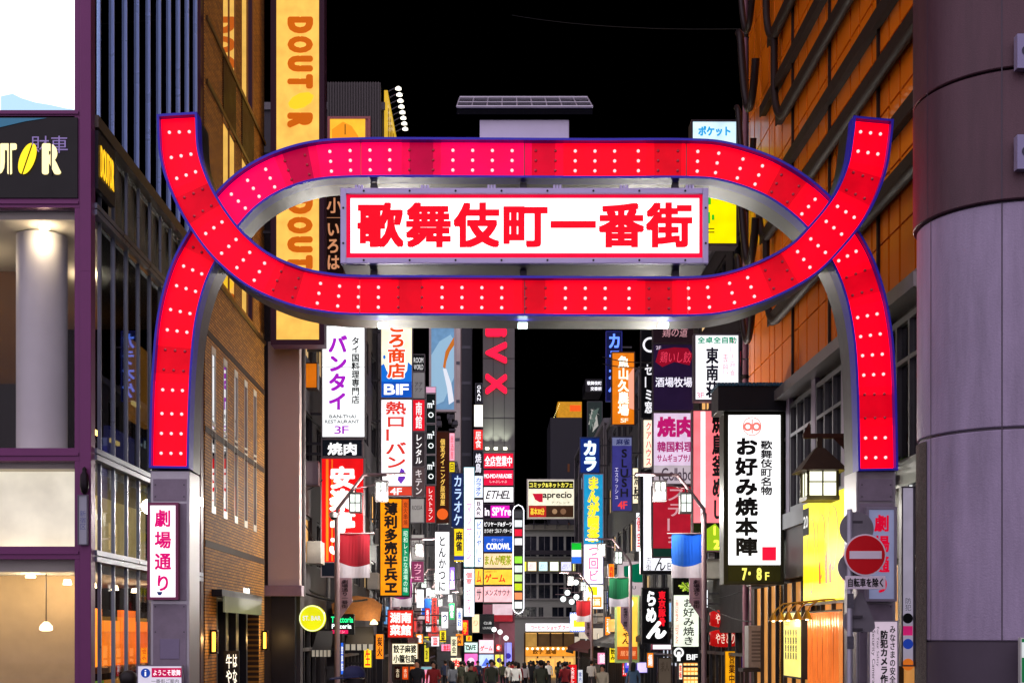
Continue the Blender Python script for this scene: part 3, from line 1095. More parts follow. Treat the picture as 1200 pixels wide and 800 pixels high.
def block(name, label, side, face, back, y0, y1, h, col, floors, ground=3.6, lit=(0.25,), shop_on=True, seed=1):
    """A building on one side of the street: wall, roof slab, windows on the street side and the side facing us, shop opening below."""
    rr = random.Random(seed)
    g = min(gz(y0), gz(y1))
    b = thing(name, label, 'building', (face, y0, g))
    wall = pm('render_%d_%d_%d' % col, col, .7, 0, .2, 1.2, .15, 30)
    s = side                      # +1: building is on the right (street side faces -X)
    X = lambda d: s * d           # d metres away from the street
    D = abs(back - face)
    L = y1 - y0
    fh = (h - ground) / floors
    nb = max(2, int(L / 2.6))
    hs, hf = [], []
    wl = []
    for f in range(floors):
        z = ground + f * fh
        for k in range(nb):
            a = L * (k + .18) / nb
            c = L * (k + .82) / nb
            hs.append((a, c, z + .9, z + fh - .6))
            wl.append((a, c, z + .9, z + fh - .6))
    shop = (.5, L - .5, .0, ground - .8)
    if s > 0:
        w = holed('x', 0, .3, 0, L, 0, h, hs + [shop])
    else:
        w = holed('x', -.3, .3, 0, L, 0, h, hs + [shop])
    w.box(X(.3) if s > 0 else X(D), X(D) if s > 0 else X(.3), 0.001, .3, 0, h)          # wall facing the gate
    w.box(min(X(.9), X(D)), max(X(.9), X(D)), .3, L, 0, h - .05)
    w.build('wall', wall, b)
    m = MB().box(min(X(-.12), X(D)), max(X(-.12), X(D)), -.1, L + .0, h + .002, h + .3)
    m.build('parapet', pm('parapet_grey', (92, 90, 94), .7), b)
    for (a, c, z0, z1) in wl:
        f = MB()
        for aa, cc in ((a, a + .07), ((a + c) / 2 - .03, (a + c) / 2 + .03), (c - .07, c)):
            f.box(X(.06), X(.16), aa, cc, z0, z1)
        f.box(X(.062), X(.158), a, c, z0, z0 + .07).box(X(.062), X(.158), a, c, z1 - .07, z1)
        wn_ = f.build('window', FRAME_D, b)
        on = rr.random() < lit[0]
        pm_ = em(rr.choice([(255, 214, 150), (220, 235, 255), (255, 190, 110)]), rr.choice([.35, .6, .9])) if on else glass_mat('block_glass', (.2, .22, .26))
        MB().box(X(.10), X(.12), a + .02, c - .02, z0 + .02, z1 - .02).build('pane', pm_, wn_)
    # shop opening: lit interior, counter, awning
    ic = rr.choice([(255, 196, 120), (255, 226, 180), (255, 170, 80), (235, 240, 255)])
    MB().box(X(.85), X(.88), .5, L - .5, .0, ground - .8).build('shop_interior', em(ic, .85) if shop_on else pm('dim_interior', (60, 46, 36), .7, 0, .3, 3), b)
    m = MB()
    n = int(L / 1.2)
    for k in range(n + 1):
        yy = .5 + (L - 1) * k / n
        m.box(X(.12), X(.22), yy - .04, yy + .04, 0, ground - .8)
    m.box(X(.121), X(.219), .5, L - .5, 2.1, 2.2)
    m.build('shop_frame', FRAME_D, b)
    m = MB()
    for k in range(n):
        yy = .7 + (L - 1.2) * k / n
        hh = rr.uniform(.7, 1.7)
        m.box(X(.45), X(.75), yy, yy + rr.uniform(.4, .9), 0, hh)
    m.build('shop_counter', pm('counter_dark', (70, 48, 34), .6, 0, .3), b)
    if shop_on:
        m = MB()
        z = ground - .7
        m.quad([(X(0), .6, z + .5), (X(-1.0), .6, z), (X(-1.0), L - .6, z), (X(0), L - .6, z + .5)])
        m.box(X(-.98), X(-1.0), .6, L - .6, z - .22, z)
        aw = m.build('awning', pm('awning_%d' % seed, rr.choice([(40, 40, 44), (90, 30, 30), (36, 54, 46), (120, 84, 50)]), .7), b)
        # fascia board above the shop with a row of lamps
        fc = rr.choice([(255, 240, 214), (255, 190, 70), (240, 60, 50), (120, 190, 255)])
        MB().box(X(-.02), X(-.12), .7, L - .7, ground - .1, ground + .62).build('fascia', em(fc, .55), b)
    # outdoor units, pipes
    for k in range(max(1, int(L / 4))):
        yy = rr.uniform(.4, L - 1.2)
        zz = rr.choice([ground + .9, ground + fh + .1])
        u = MB().box(X(-.02), X(-.42), yy, yy + .8, zz, zz + .62).build('air_conditioner', pm('unit_beige', (176, 172, 164), .5, 0, .15), b, bevel=.02)
    for yy in (.12, L - .15):
        m = MB().tube([(X(-.08), yy, ground), (X(-.08), yy, h)], .05, 8)
        m.build('drainpipe', pm('pipe_grey', (110, 106, 108), .5), b)
    return b


LB = [('pale_clad_building', 'dim narrow block behind the tall yellow banner, beside the brick building', -5.05, 35.3, 41, 15.0, (72, 66, 70), 4, 3),
      ('shop_building', 'dark block carrying the white, black and red stack of signs with purple characters', -4.6, 41.2, 53.8, 17.0, (52, 48, 52), 5, 4),
      ('shop_building', 'tall block with a dark ribbed top and a lamp-lit yellow side billboard', -4.4, 54, 65.8, 24.3, (50, 48, 54), 6, 5),
      ('shop_building', 'block behind the narrow red and grey sign strips', -4.2, 66, 80, 16.0, (62, 58, 62), 4, 6),
      ('shop_building', 'block behind the brown and dark blue hanging signs', -3.9, 80.2, 97, 15.0, (58, 58, 64), 4, 7)]
for i, (n, l, fx, a, c, h, col, fl, sd) in enumerate(LB):
    block(n, l, -1, fx, -16, a, c, h, col, fl, lit=(.35,), shop_on=i > 1, seed=sd)
RB = [('shop_building', 'block behind the tall pink and white signs next to the mauve pipes', 7.2, 37, 49.8, 15.0, (38, 33, 36), 4, 11),
      ('shop_building', 'block carrying the black ramen board', 7.1, 50, 61.8, 14.5, (58, 56, 56), 4, 12),
      ('shop_building', 'block beside the indigo hanging sign', 7.0, 62, 79.8, 15.5, (54, 54, 60), 4, 13),
      ('shop_building', 'block beside the blue neon sign far down the street', 6.9, 80, 103, 16.5, (54, 52, 58), 5, 14)]
for i, (n, l, fx, a, c, h, col, fl, sd) in enumerate(RB):
    block(n, l, 1, fx, 18, a, c, h, col, fl, lit=(.35,), shop_on=i > 0, seed=sd)

# pale clad pillar with its ledge
p = thing('clad_pillar', 'pale plain clad pillar under the tall yellow banner', 'pillar', at(332, 690, 34.9))
kk = 34.9 / FOC
m = MB().box(-18 * kk, 19 * kk, 0, .38, .1, 290 * kk)
m.build('cladding', pm('pale_pink_cladding', (206, 184, 178), .5, 0, .06, .8), p, bevel=.01)
MB().box(-28 * kk, 22 * kk, -.1, .39, -.18, .1).build('ledge', pm('mauve_ledge', (150, 128, 146), .4, .2), p, bevel=.01)
zb = p.location.z
MB().box(-15 * kk, 13 * kk, .1, .36, -zb, -.18).build('post', DARKW, p)
sign('small_wall_sign', 'small unlit grey box sign on wall beside the pale pillar', (351, 540, 373, 568), 36.0, [('p', (352, 541, 372, 567), (128, 112, 120), 0)], depth=.4, frame=(96, 86, 92), fr=.02)
sign('small_wall_sign', 'small amber lantern-like box sign right of the pale pillar', (354, 425, 372, 455), 36.4, [('p', (355, 426, 371, 454), (230, 120, 20), .8)], depth=.4, frame=(60, 40, 30), fr=.02)

# the tall yellow banner
it = [('p', (324, -200, 378.5, 400), (255, 200, 92), .98)]
BROWN = (226, 108, 16)
for top in (20, 232, -192):
    y = top
    for ch, hh in (('D', 20), ('O', 20), ('U', 19), ('T', 17)):
        it.append(('t', ch, (337, y, 367, y + hh), BROWN, dict(rot=True, bold=.082, s=.7)))
        it.append(('g', [(351, y - 1), (353, y - 1), (353, y + hh + 1), (351, y + hh + 1)], (255, 200, 92), .98))
        y += hh + 3
    it.append(('g', [(338, y + 14), (343, y + 7), (352, y + 2), (362, y + 1), (368, y + 5), (365, y + 13), (356, y + 19), (346, y + 21), (340, y + 19)][::-1], (250, 200, 40), 1.1))
    y += 25
    it.append(('t', 'R', (337, y, 367, y + 18), BROWN, dict(rot=True, bold=.082, s=.7)))
    it.append(('g', [(351, y - 1), (353, y - 1), (353, y + 19), (351, y + 19)], (255, 200, 92), .98))
sign('tall_banner_sign', 'very tall glowing yellow banner sign with brown letters turned sideways', (317.5, -210, 380, 404), 34.0, it, depth=.5, frame=(64, 34, 52), fr=.13, side=-1, wall=.3)
# a steel bar on its left edge
# ------------------------------------------------------------------ left hanging signs
sign('hanging_sign', 'tall white sign with slanted purple katakana and grey small characters', (376.6, 380, 428.5, 513), 37.2, [
    ('p', (378, 382, 427, 512), (246, 250, 250), 1.35), ('g', [(378, 430), (427, 430), (427, 430.6), (378, 430.6)], (120, 124, 126), .6),
    ('t', 'バンタイ', (385, 393, 407, 480), (170, 30, 200), dict(vert=True, bold=.035, shear=0, s=.9)),
    ('t', 'タイ国料理専門店', (412, 395, 421.5, 473), (26, 26, 28), dict(vert=True, bold=.025)),
    ('t', 'BAN-THAI', (386, 486, 417, 490), (96, 100, 108), dict(s=.45, bold=.02)), ('t', 'RESTAURANT', (381, 492, 421, 496), (96, 100, 108), dict(s=.45, bold=.02)),
    ('t', '3F', (392, 499, 409, 508.5), (170, 50, 200), dict(bold=.01, s=.9)), ('t', 'レストラン', (386, 383, 418, 387), (150, 155, 160), dict(s=.7))],
    frame=(120, 118, 120), side=-1, wall=.7)
sign('hanging_sign', 'short black sign with white characters just under the purple-lettered white sign', (376.6, 514, 425.5, 535.5), 37.2, [
    ('p', (378, 515, 424, 535), (16, 22, 32), .5), ('t', '焼肉', (384, 518.5, 418, 533), (250, 250, 250), dict(bold=.03, s=1.2))], frame=(120, 112, 116), side=-1, wall=.7)
sign('hanging_sign', 'tall red striped sign with white characters below the short black one', (376, 536, 427, 676), 37.2, [
    ('p', (377, 537, 426, 658), (232, 16, 20), 1.0), ('g', [(382, 538), (385, 538), (385, 657), (382, 657)], (255, 120, 30), .9), ('g', [(388.5, 538), (390, 538), (390, 657), (388.5, 657)], (255, 120, 30), .8),
    ('p', (377, 659, 426, 675), (20, 24, 34), .4), ('t', '安楽亭', (386, 546, 417, 625), (255, 244, 240), dict(vert=True, bold=.055, s=1.2)), ('t', 'こ', (386, 630, 406, 650), (255, 244, 240), dict(bold=.05, s=1.2)),
    ('t', '1F', (398, 662, 410, 673), (235, 235, 240), dict(s=.8))], frame=(126, 112, 116), side=-1, wall=.7)
sign('hanging_sign', 'cream sign with orange-red characters above a blue wave and white floor number', (446, 366, 483.5, 466.5), 52, [
    ('p', (447, 367, 482.5, 466), (255, 244, 206), 1.2),
    ('g', [(447, 446), (447, 466), (482.5, 466), (482.5, 428), (478, 424), (477, 434), (470, 444), (460, 444), (453, 434), (450, 426), (447, 428)], (20, 110, 215), .95),
    ('p', (447, 447, 482.5, 465.8), (14, 84, 190), .95), ('t', 'ころ商店', (453, 374, 476, 444), (255, 250, 240), dict(vert=True, bold=.10, s=1.2)),
    ('t', 'ころ商店', (454, 375, 475, 443), (238, 72, 22), dict(vert=True, bold=.04, s=.9)), ('t', 'B1F', (450, 450, 479, 462.5), (255, 255, 255), dict(bold=.025, s=1.2)), ('t', '●', (449, 416, 452, 421), (20, 110, 215), {})],
    frame=(130, 122, 130), side=-1, wall=.3)
sign('hanging_sign', 'white sign with tall red brush characters and a purple drop above the orange sign', (446, 467.5, 483.5, 581), 52, [
    ('p', (447, 468, 482.5, 569), (250, 246, 248), 1.35), ('p', (447, 570, 482.5, 580.5), (226, 70, 50), .9), ('t', '4F', (457, 571.5, 471, 579.5), (255, 250, 250), dict(bold=.02, s=1.1)),
    ('t', '熱ローバン', (452, 470, 476, 548), (226, 60, 50), dict(vert=True, bold=.03, s=.9)), ('g', [(470, 548), (474, 551), (475, 560), (470, 567), (466, 562), (468, 554)], (120, 60, 200), .8)],
    frame=(130, 122, 130), side=-1, wall=.3)
sign('hanging_sign', 'orange sign with heavy brown brush characters and a green strip with white writing', (444, 582, 480.5, 699), 51, [
    ('p', (446, 584.5, 470.5, 697), (255, 156, 14), 1.05), ('p', (471.5, 584.5, 479, 618), (226, 92, 24), .9), ('p', (471.5, 619, 479, 697), (0, 150, 96), .9),
    ('t', '薄利多売半兵ヱ', (450, 588, 466, 694), (40, 20, 16), dict(vert=True, bold=.05)), ('t', '炭火串焼', (472.8, 588, 477.8, 615), (120, 30, 14), dict(vert=True, s=.5)),
    ('t', '昭和レトロな酒場の味', (472.8, 622, 477.8, 694), (225, 255, 240), dict(vert=True, s=1.1))], frame=(46, 40, 34), side=-1, wall=.4, fr=.05)
NARROW = 'narrow signs stacked on one frame beside the cream blue-wave sign'
for lb, bx, bgc, s, tx, tc, extra in (
        ('dark rounded top board with two rows of small white letters on the narrow stack', (483, 415, 498, 435), (22, 24, 26), .4, None, None, [('t', 'ROOM', (485, 419, 496, 425), (230, 230, 230), {}), ('t', 'WORLD', (485, 427, 496, 433), (230, 230, 230), {})]),
        ('plain grey board with small dark marks on the narrow stack', (483.5, 436, 498, 467), (150, 146, 148), .45, None, None, [('t', 'アア', (486, 448, 495, 453), (40, 40, 44), {}), ('t', 'アア', (486, 455, 495, 459), (40, 40, 44), {})]),
        ('small red board with white brush characters on the narrow stack', (483.5, 468, 498, 505), (222, 20, 40), 1.0, '南館', (255, 240, 240), []),
        ('dark grey board with pale katakana below the small red board', (483.5, 506, 498, 546), (56, 48, 52), .6, 'レンタル', (235, 230, 230), []),
        ('brownish grey board with faded katakana below the dark grey one', (483.5, 547, 498, 582), (92, 74, 76), .55, 'キテン', (200, 190, 190), []),
        ('pale grey board with grey letters at the lower end of the narrow stack', (481, 584, 497, 612), (170, 164, 160), .6, None, None, [('t', 'ROSSA', (483, 592, 495, 597), (60, 60, 60), {})]),
        ('grey board with dark serif letters beside the green strip', (482, 626, 497, 656), (186, 180, 176), .6, None, None, [('t', 'ROSS', (483.5, 634, 495, 640), (50, 50, 50), {}), ('t', 'SA', (485, 643, 493, 649), (50, 50, 50), {})]),
        ('plum board with faint writing below the grey serif-letter board', (482, 657, 497, 682), (132, 36, 84), .7, 'カフェ', (220, 150, 180), [])):
    its = [('p', bx, bgc, s)]
    if tx: its.append(('t', tx, (bx[0] + 3.5, bx[1] + 3, bx[2] - 3.5, bx[3] - 3), tc, dict(vert=True, bold=.02, s=1.1)))
    sign('hanging_sign', lb, bx, 62, its + extra, frame=(120, 112, 118), side=-1, wall=.75, fr=.02, group=NARROW)
for i, lb in enumerate(('topmost', 'middle', 'lowest')):
    y0 = 461 + i * 36
    sign('hanging_sign', '%s of the three black boards with white metric letters' % lb, (499, y0, 511, y0 + 35), 70, [
        ('p', (499, y0, 511, y0 + 35), (16, 26, 26), .5), ('t', 'm²', (501, y0 + 8, 509, y0 + 17), (240, 245, 245), dict(bold=.02, s=1.1)), ('c', (505, y0 + 25, 3.2), (240, 245, 245), 1.0, 2.0)],
        frame=(170, 160, 164), side=-1, wall=.75, fr=.03, group='black metric-letter boards')
sign('hanging_sign', 'pink cap board on top of the three black boards with white metric letters', (499, 453, 511, 460.5), 70, [('p', (499, 453, 511, 460), (230, 170, 200), .9)], frame=(170, 160, 164), side=-1, wall=.75, fr=.02)
sign('hanging_sign', 'slim red board with white katakana under the three black boards', (499, 569, 510, 612), 70, [('p', (499, 569, 510, 612), (206, 30, 34), .9), ('t', 'レストラン', (502, 572, 507, 609), (255, 240, 236), dict(vert=True, s=1.1))], frame=(130, 100, 100), side=-1, wall=.75, fr=.02)
sign('hanging_sign', 'dark brown sign with gold characters and an orange disc at its foot', (511, 505, 526.5, 613), 74, [
    ('p', (511.5, 506, 526, 612), (62, 26, 12), .6), ('t', '個室ダイニング居酒屋', (516, 514, 521.5, 592), (255, 206, 96), dict(vert=True, bold=.015, s=1.0)), ('c', (518.5, 602, 6.5), (232, 96, 30), .9)], frame=(60, 40, 36), side=-1, wall=1.1, fr=.03)
sign('hanging_sign', 'slim pink sign with red writing above the small yellow box', (526.5, 507, 533, 540), 80, [('p', (526.5, 507, 533, 540), (255, 170, 190), 1.0), ('t', '居酒屋', (528, 511, 531.5, 537), (214, 30, 60), dict(vert=True, s=.9))], frame=(140, 110, 120), side=-1, wall=1.2, fr=.02)
sign('hanging_sign', 'small yellow box sign with one black character', (526.5, 541, 533, 553), 80, [('p', (526.5, 541, 533, 553), (250, 220, 30), 1.0), ('t', '日', (528, 543, 531.5, 551), (20, 20, 20), dict(bold=.03))], frame=(60, 60, 40), side=-1, wall=1.2, fr=.02)
sign('hanging_sign', 'dark blue rounded sign with pale outlined katakana', (529, 554, 543.5, 618), 86, [
    ('p', (529, 554, 543.5, 618), (24, 40, 86), .8), ('t', 'カラオケ', (532, 557, 541, 615), (190, 215, 255), dict(vert=True, bold=.02, s=1.1))], frame=(30, 36, 60), side=-1, wall=1.3, fr=.03)
sign('hanging_sign', 'yellow sign with two black characters over a blue stripe', (532, 619, 543.5, 658), 86, [
    ('p', (532, 619, 543.5, 658), (248, 214, 30), 1.0), ('t', '麻雀', (534, 622, 542, 645), (14, 14, 16), dict(vert=True, bold=.04)), ('p', (532, 651, 543.5, 656), (40, 60, 160), .8)], frame=(60, 60, 60), side=-1, wall=1.3, fr=.02)
sign('hanging_sign', 'white sign with tall black hiragana between the pole and the yellow-black sign', (509.5, 622, 527, 696), 72, [
    ('p', (510, 623, 526.5, 695.5), (248, 248, 250), 1.4), ('t', 'とんかつに', (514, 628, 522.5, 692), (16, 16, 18), dict(vert=True, bold=.02))], frame=(120, 118, 120), side=-1, wall=1.0, fr=.02)
sign('hanging_sign', 'small white sign with one dark curl below the white hiragana sign', (517, 716, 525.5, 736), 72, [('p', (517, 716, 525.5, 736), (248, 248, 250), 1.3), ('t', 'つ', (518.5, 720, 524, 728), (20, 40, 90), dict(bold=.03))], frame=(120, 118, 120), side=-1, wall=1.3, fr=.02)
sign('hanging_sign', 'tall dazzling white sign edged in pale cyan with pink writing', (543.5, 547, 556, 664), 92, [
    ('p', (543.5, 547, 556, 664), (222, 250, 255), 1.5), ('t', 'マッサージ', (546.5, 590, 553, 655), (255, 120, 180), dict(vert=True, s=1.1, bold=.01))], frame=(120, 190, 200), side=-1, wall=1.2, fr=.03)
sign('hanging_sign', 'pale cyan framed lower sign with red writing beneath the tall dazzling one', (543.5, 666, 556, 722), 92, [
    ('p', (543.5, 666, 556, 722), (240, 240, 250), 1.3), ('t', '個室', (546, 670, 553, 684), (230, 60, 60), dict(vert=True, s=.9, bold=.02)), ('t', 'ビデオ', (546, 688, 553, 718), (210, 60, 120), dict(vert=True, s=.9))], frame=(120, 170, 190), side=-1, wall=1.2, fr=.02)
for lb, bx, bgc, s, tx, tc in (
        ('slim board of white outlined letters above the blank white one', (557, 449, 565.5, 472), (20, 22, 26), .4, 'GRAN', (250, 250, 255)),
        ('small blank white lit board beside the tall grey tower', (555.5, 474, 566, 500), (255, 248, 230), 1.5, None, None),
        ('small red board with white marks beside the tall grey tower', (555, 503, 566, 527), (228, 40, 36), 1.0, '居食', (255, 235, 230)),
        ('small black board with slanted white writing left of the red and white panels', (555, 528.5, 566, 556), (18, 20, 30), .5, '焼鳥', (240, 240, 250)),
        ('small pale board with blue katakana left of the white italic panel', (555.5, 557, 566, 583), (226, 236, 250), 1.2, 'カラオケ', (50, 90, 190)),
        ('small white board left of the black and magenta panel', (556, 585, 566, 606), (250, 240, 250), 1.3, 'BAR', (60, 60, 70)),
        ('small white board left of the blue panel', (556.5, 608, 566, 664), (240, 248, 255), 1.3, 'ビリヤード', (90, 120, 200)),
        ('small yellow wing board left of the yellow game panel', (556.5, 666, 566, 685), (255, 214, 70), 1.0, 'ム', (226, 50, 30)),
        ('small pink wing board left of the pink sauna panel', (556.5, 687, 566, 705), (255, 196, 200), 1.0, 'サ', (60, 50, 60))):
    its = [('p', bx, bgc, s)]
    if tx: its.append(('t', tx, (bx[0] + 2, bx[1] + 2.5, bx[2] - 2, bx[3] - 2.5), tc, dict(vert=len(tx) > 1 and tx != 'GRAN' or tx == 'GRAN', bold=.02, s=1.0)))
    sign('hanging_sign', lb, bx, 106.5, its, frame=(110, 110, 120), fr=.02, depth=.8, group='small boards stacked beside the tall grey tower')

# ground level, left side
r = thing('round_sign', 'round glowing yellow-green disc sign above dark awning', 'sign', at(366, 724, 34.8))
kq = 34.8 / FOC
MB().lathe([(15.5 * kq, -.14), (15.5 * kq, .0), (14 * kq, .03), (.01, .031)], n=36).build('disc', em((222, 224, 20), 1.05), r).rotation_euler = (R(90), 0, 0)
m = MB()
for i in range(36):
    a, b = 2 * math.pi * i / 36, 2 * math.pi * (i + 1) / 36
    P = lambda q, an: (q * kq * math.cos(an), -.034, q * kq * math.sin(an))
    m.quad([P(15.2, a), P(15.2, b), P(13.9, b), P(13.9, a)])
m.build('disc_rim', em((240, 255, 190), 1.1, light=False), r)
lettering('ST. BAR', -11 * kq, 10 * kq, -2.5 * kq, 3.0 * kq, -.04, em((225, 225, 235), .9, light=False), r, bold=.02)
sign('shop_sign', 'black shop sign with green and white neon script above the dark awning', (386, 719, 415, 743), 40, [
    ('p', (386, 719, 415, 743), (10, 12, 14), 0), ('t', 'Trattoria', (388, 722, 414, 729), (40, 255, 150), dict(s=1.4, bold=.02)), ('t', 'Pizzeria', (389, 730.5, 412, 736), (240, 255, 250), dict(s=1.4, bold=.02)),
    ('p', (389, 737.5, 408, 742), (226, 30, 90), 1.0), ('t', 'ワイン', (392, 738.2, 404, 741.4), (255, 220, 230), {})], frame=(20, 20, 22), fr=.02, side=-1, wall=.5)
sign('shop_sign', 'square red sign with four white brush characters below the orange sign', (454, 714, 484.5, 747), 54, [
    ('p', (454.5, 714.5, 484, 746.5), (232, 44, 30), 1.0), ('t', '湖南\n菜館', (457, 717, 482, 744), (255, 242, 236), dict(bold=.035, s=1.2))], frame=(120, 40, 36), fr=.03, side=-1, wall=.3)
sign('menu_board', 'cream menu board crowded with black brush writing under the square red sign', (459, 753, 490, 778), 55, [
    ('p', (459.5, 753.5, 489.5, 777.5), (255, 244, 210), 1.2), ('t', '餃子麻婆\n小籠包飯', (461, 755, 488, 776), (24, 18, 16), dict(bold=.035))], frame=(140, 110, 70), fr=.03, side=-1, wall=.2)
for i, (a, b, c) in enumerate(((462, 470, (40, 16, 12)), (471, 479, (235, 80, 20)), (480, 489, (230, 110, 30)))):
    sign('poster_board', ('dark', 'red-orange', 'amber')[i] + ' poster panel below the cream menu board', (a, 780, b, 796), 55, [('p', (a, 780, b, 796), c, .8), ('t', '本日', (a + 2, 783, b - 2, 793), (255, 230, 190), dict(vert=True))], frame=(70, 50, 40), fr=.02)
sign('shop_sign', 'small white sign in the entrance of a shop beside the cream board', (488, 690, 497, 712), 62, [('p', (488, 690, 497, 712), (250, 250, 255), 1.4)], frame=(110, 110, 112), fr=.02, side=-1, wall=.5)
for q, (a, t, b, u, c, tx, lb) in enumerate(((499, 688, 505, 740, (250, 250, 255), '大衆', 'white strip with dot-lit edge'), (506, 700, 512, 742, (226, 60, 50), '酒場', 'slim red lantern-like strip'), (497, 745, 503, 775, (240, 226, 60), '飲放', 'small yellow strip'), (528, 745, 536, 768, (246, 240, 200), '宴会', 'small cream panel'))):
    sign('shop_sign', lb + ' hanging low on the far left pavement', (a, t, b, u), 80 - q * 3, [('p', (a, t, b, u), c, 1.1), ('t', tx, (a + 1.5, t + 3, b - 1.5, u - 3), (40, 30, 40), dict(vert=True, bold=.02))], frame=(110, 100, 100), fr=.02, side=-1, wall=.6)
sign('shop_sign', 'pink glowing shopfront panel with a pale blue cap near the crowd', (493, 780, 513, 803), 66, [('p', (493, 784, 513, 803), (255, 160, 190), 1.0), ('p', (493, 780, 513, 784), (130, 180, 190), .8), ('c', (499, 792, 2.5), (255, 80, 90), .9)], frame=(150, 130, 140), fr=.03)
for q, (a, b, lab) in enumerate(((365, 388, 'first dark shop awning with a pale scalloped hem left of the pole'), (404, 438, 'second dark shop awning with a pale scalloped hem right of the pole'))):
    Y = (36.5, 40.3)[q]
    c = at((a + b) / 2, 762 if q == 0 else 755, Y)
    t = thing('awning', lab, 'awning', c, group='dark awnings over the shops under the round sign')
    w = (b - a) / 2 * Y / FOC
    MB().quad([(-w, 0, 0), (w, 0, 0), (w * .8, .9, .55), (-w * .8, .9, .55)]).box(-w, w, -.01, .02, -.12, .0).build('canopy', pm('awning_dark', (52, 50, 50), .7, 0, .2), t)
    m = MB()
    for i in range(5):
        x = -w + (i + .15) * 2 * w / 5
        m.box(x, x + 2 * w / 5 * .7, -.03, -.012, -.16, .02)
    m.build('valance', em((220, 210, 190), .35), t)
c = thing('carved_signboard', 'carved brown wooden board lit by a warm lamp under the orange sign', 'sign', at(418, 712, 40.8))
m = MB()
m.prism([(-.7, -.35), (.7, -.4), (.78, .1), (.5, .3), (0, .38), (-.5, .3), (-.78, .12)], 0, .12)
m.build('board', pm('carved_wood', (120, 74, 32), .6, 0, .3, 8, .4, 20), c)
MB().lathe([(.02, .1), (.1, .02), (.12, -.05)], (.55, -.25, -.45), 12).build('lamp', em((255, 214, 130), 6, light=False), c)
lamp_point('board_bulb', (.4, -.5, -.3), (1, .75, .4), 30, c)

# ------------------------------------------------------------------ right: orange-clad building
RX = 6.7
ORG = pm('orange_enamel_panel', (252, 122, 8), .34, .0, .12, 1.6, 0, 30, .1)
BRZ = pm('bronze_duct', (44, 29, 23), .6, .1, .2, 3)
ob = thing('orange_building', 'orange panelled building wrapped in horizontal bronze ducts on the right of the gate', 'building', (RX, 20.0, 0))
oy = lambda Y: Y - 20.0
YE = 34.6
m = MB()
k = 0
y = 0.0
while y < oy(YE) - .2:
    w = (1.0, .8, .6)[k % 3]
    y2 = min(y + w, oy(YE))
    for j in range(0, 15):
        z = 7.75 + j * 1.1
        m.box(0, .06, y + .045, y2 - .045, z, z + 1.06)
    y = y2
    k += 1
m.build('cladding', ORG, ob, bevel=.004)
MB().box(.07, 8, 0, oy(YE), 0, 24.5).build('wall', pm('dark_backing', (40, 26, 22), .6), ob)
for j in range(0, 14):
    z = 8.05 + j * 1.1 + (.2 if j % 2 else 0)
    if j in (0,): continue
    yend = oy(32.4) - (j % 3) * .9
    mb = MB().box(-.13, -.002, 0, yend, z + .10, z + .30).box(-.16, -.131, 0, yend, z + .07, z + .33)
    mb.build('ledge', BRZ, ob)
    # a duct under every second ledge bends up at its far end
    if j % 2 == 1:
        ye = oy(32.6) - (j % 3) * .9
        pts = [(-.14, 0, z)] + [(-.14, ye - 1.2 + 1.2 * math.sin(a), z + 1.2 - 1.2 * math.cos(a)) for a in [i * math.pi / 2 / 8 for i in range(9)]] + [(-.14, ye, z + 2.3)]
        MB().tube(pts, .085, 12).build('curved_duct', BRZ, ob, smooth=True)
for a in (.6, 2.9, 6.2, 9.4):
    m = MB()
    m.box(-.05, -.001, a, a + .06, 7.7, 24)
    m.build('cover_strip', BRZ, ob)
# cornice and steel-framed windows under the panels
m = MB()
m.box(-.35, .06, 0, oy(YE), 7.38, 7.60).box(-.2, .06, 0, oy(YE), 7.602, 7.74)
m.build('cornice', pm('pale_steel_cornice', (156, 150, 148), .35, .5, .15), ob)
SG = pm('grey_steel_frame', (118, 118, 120), .35, .5, .15)
wins = []
for k in range(6):
    a = .4 + k * 2.35
    wins.append((a, a + 2.0))
    f = MB()
    for q in (0, .64, 1.3, 1.94):
        f.box(-.08, .06, a + q, a + q + .07, 4.9, 7.2)
    f.box(-.079, .059, a, a + 2.01, 4.86, 4.96).box(-.079, .059, a, a + 2.01, 6.5, 6.57).box(-.079, .059, a, a + 2.01, 7.14, 7.24)
    w = f.build('window', SG, ob)
    MB().box(-.0, .02, a + .05, a + 1.96, 4.95, 7.16).build('pane', glass_mat('steel_window_glass', (.2, .22, .25)), w)
    MB().box(-.09, -.0, a + 2.02, a + 2.34, 4.5, 7.38).build('pier', pm('lilac_pier', (150, 136, 158), .4, .2, .1), ob)
MB().box(-.14, .06, 0, oy(YE), 4.5, 4.84).build('sill_band', SG, ob)
MB().box(-.05, .06, 0, oy(YE), 3.4, 4.5).build('shop_band', pm('band_grey', (104, 98, 96), .5, .1, .2), ob)
for k in range(4):
    a = .8 + k * 3.4
    MB().box(.02, .06, a, a + 2.6, .0, 3.3).build('shop_interior', em((255, 176, 92), .5), ob)
    m = MB()
    for q in (0, .85, 1.7, 2.55): m.box(-.06, .06, a + q, a + q + .06, 0, 3.3)
    m.build('shop_frame', FRAME_D, ob)
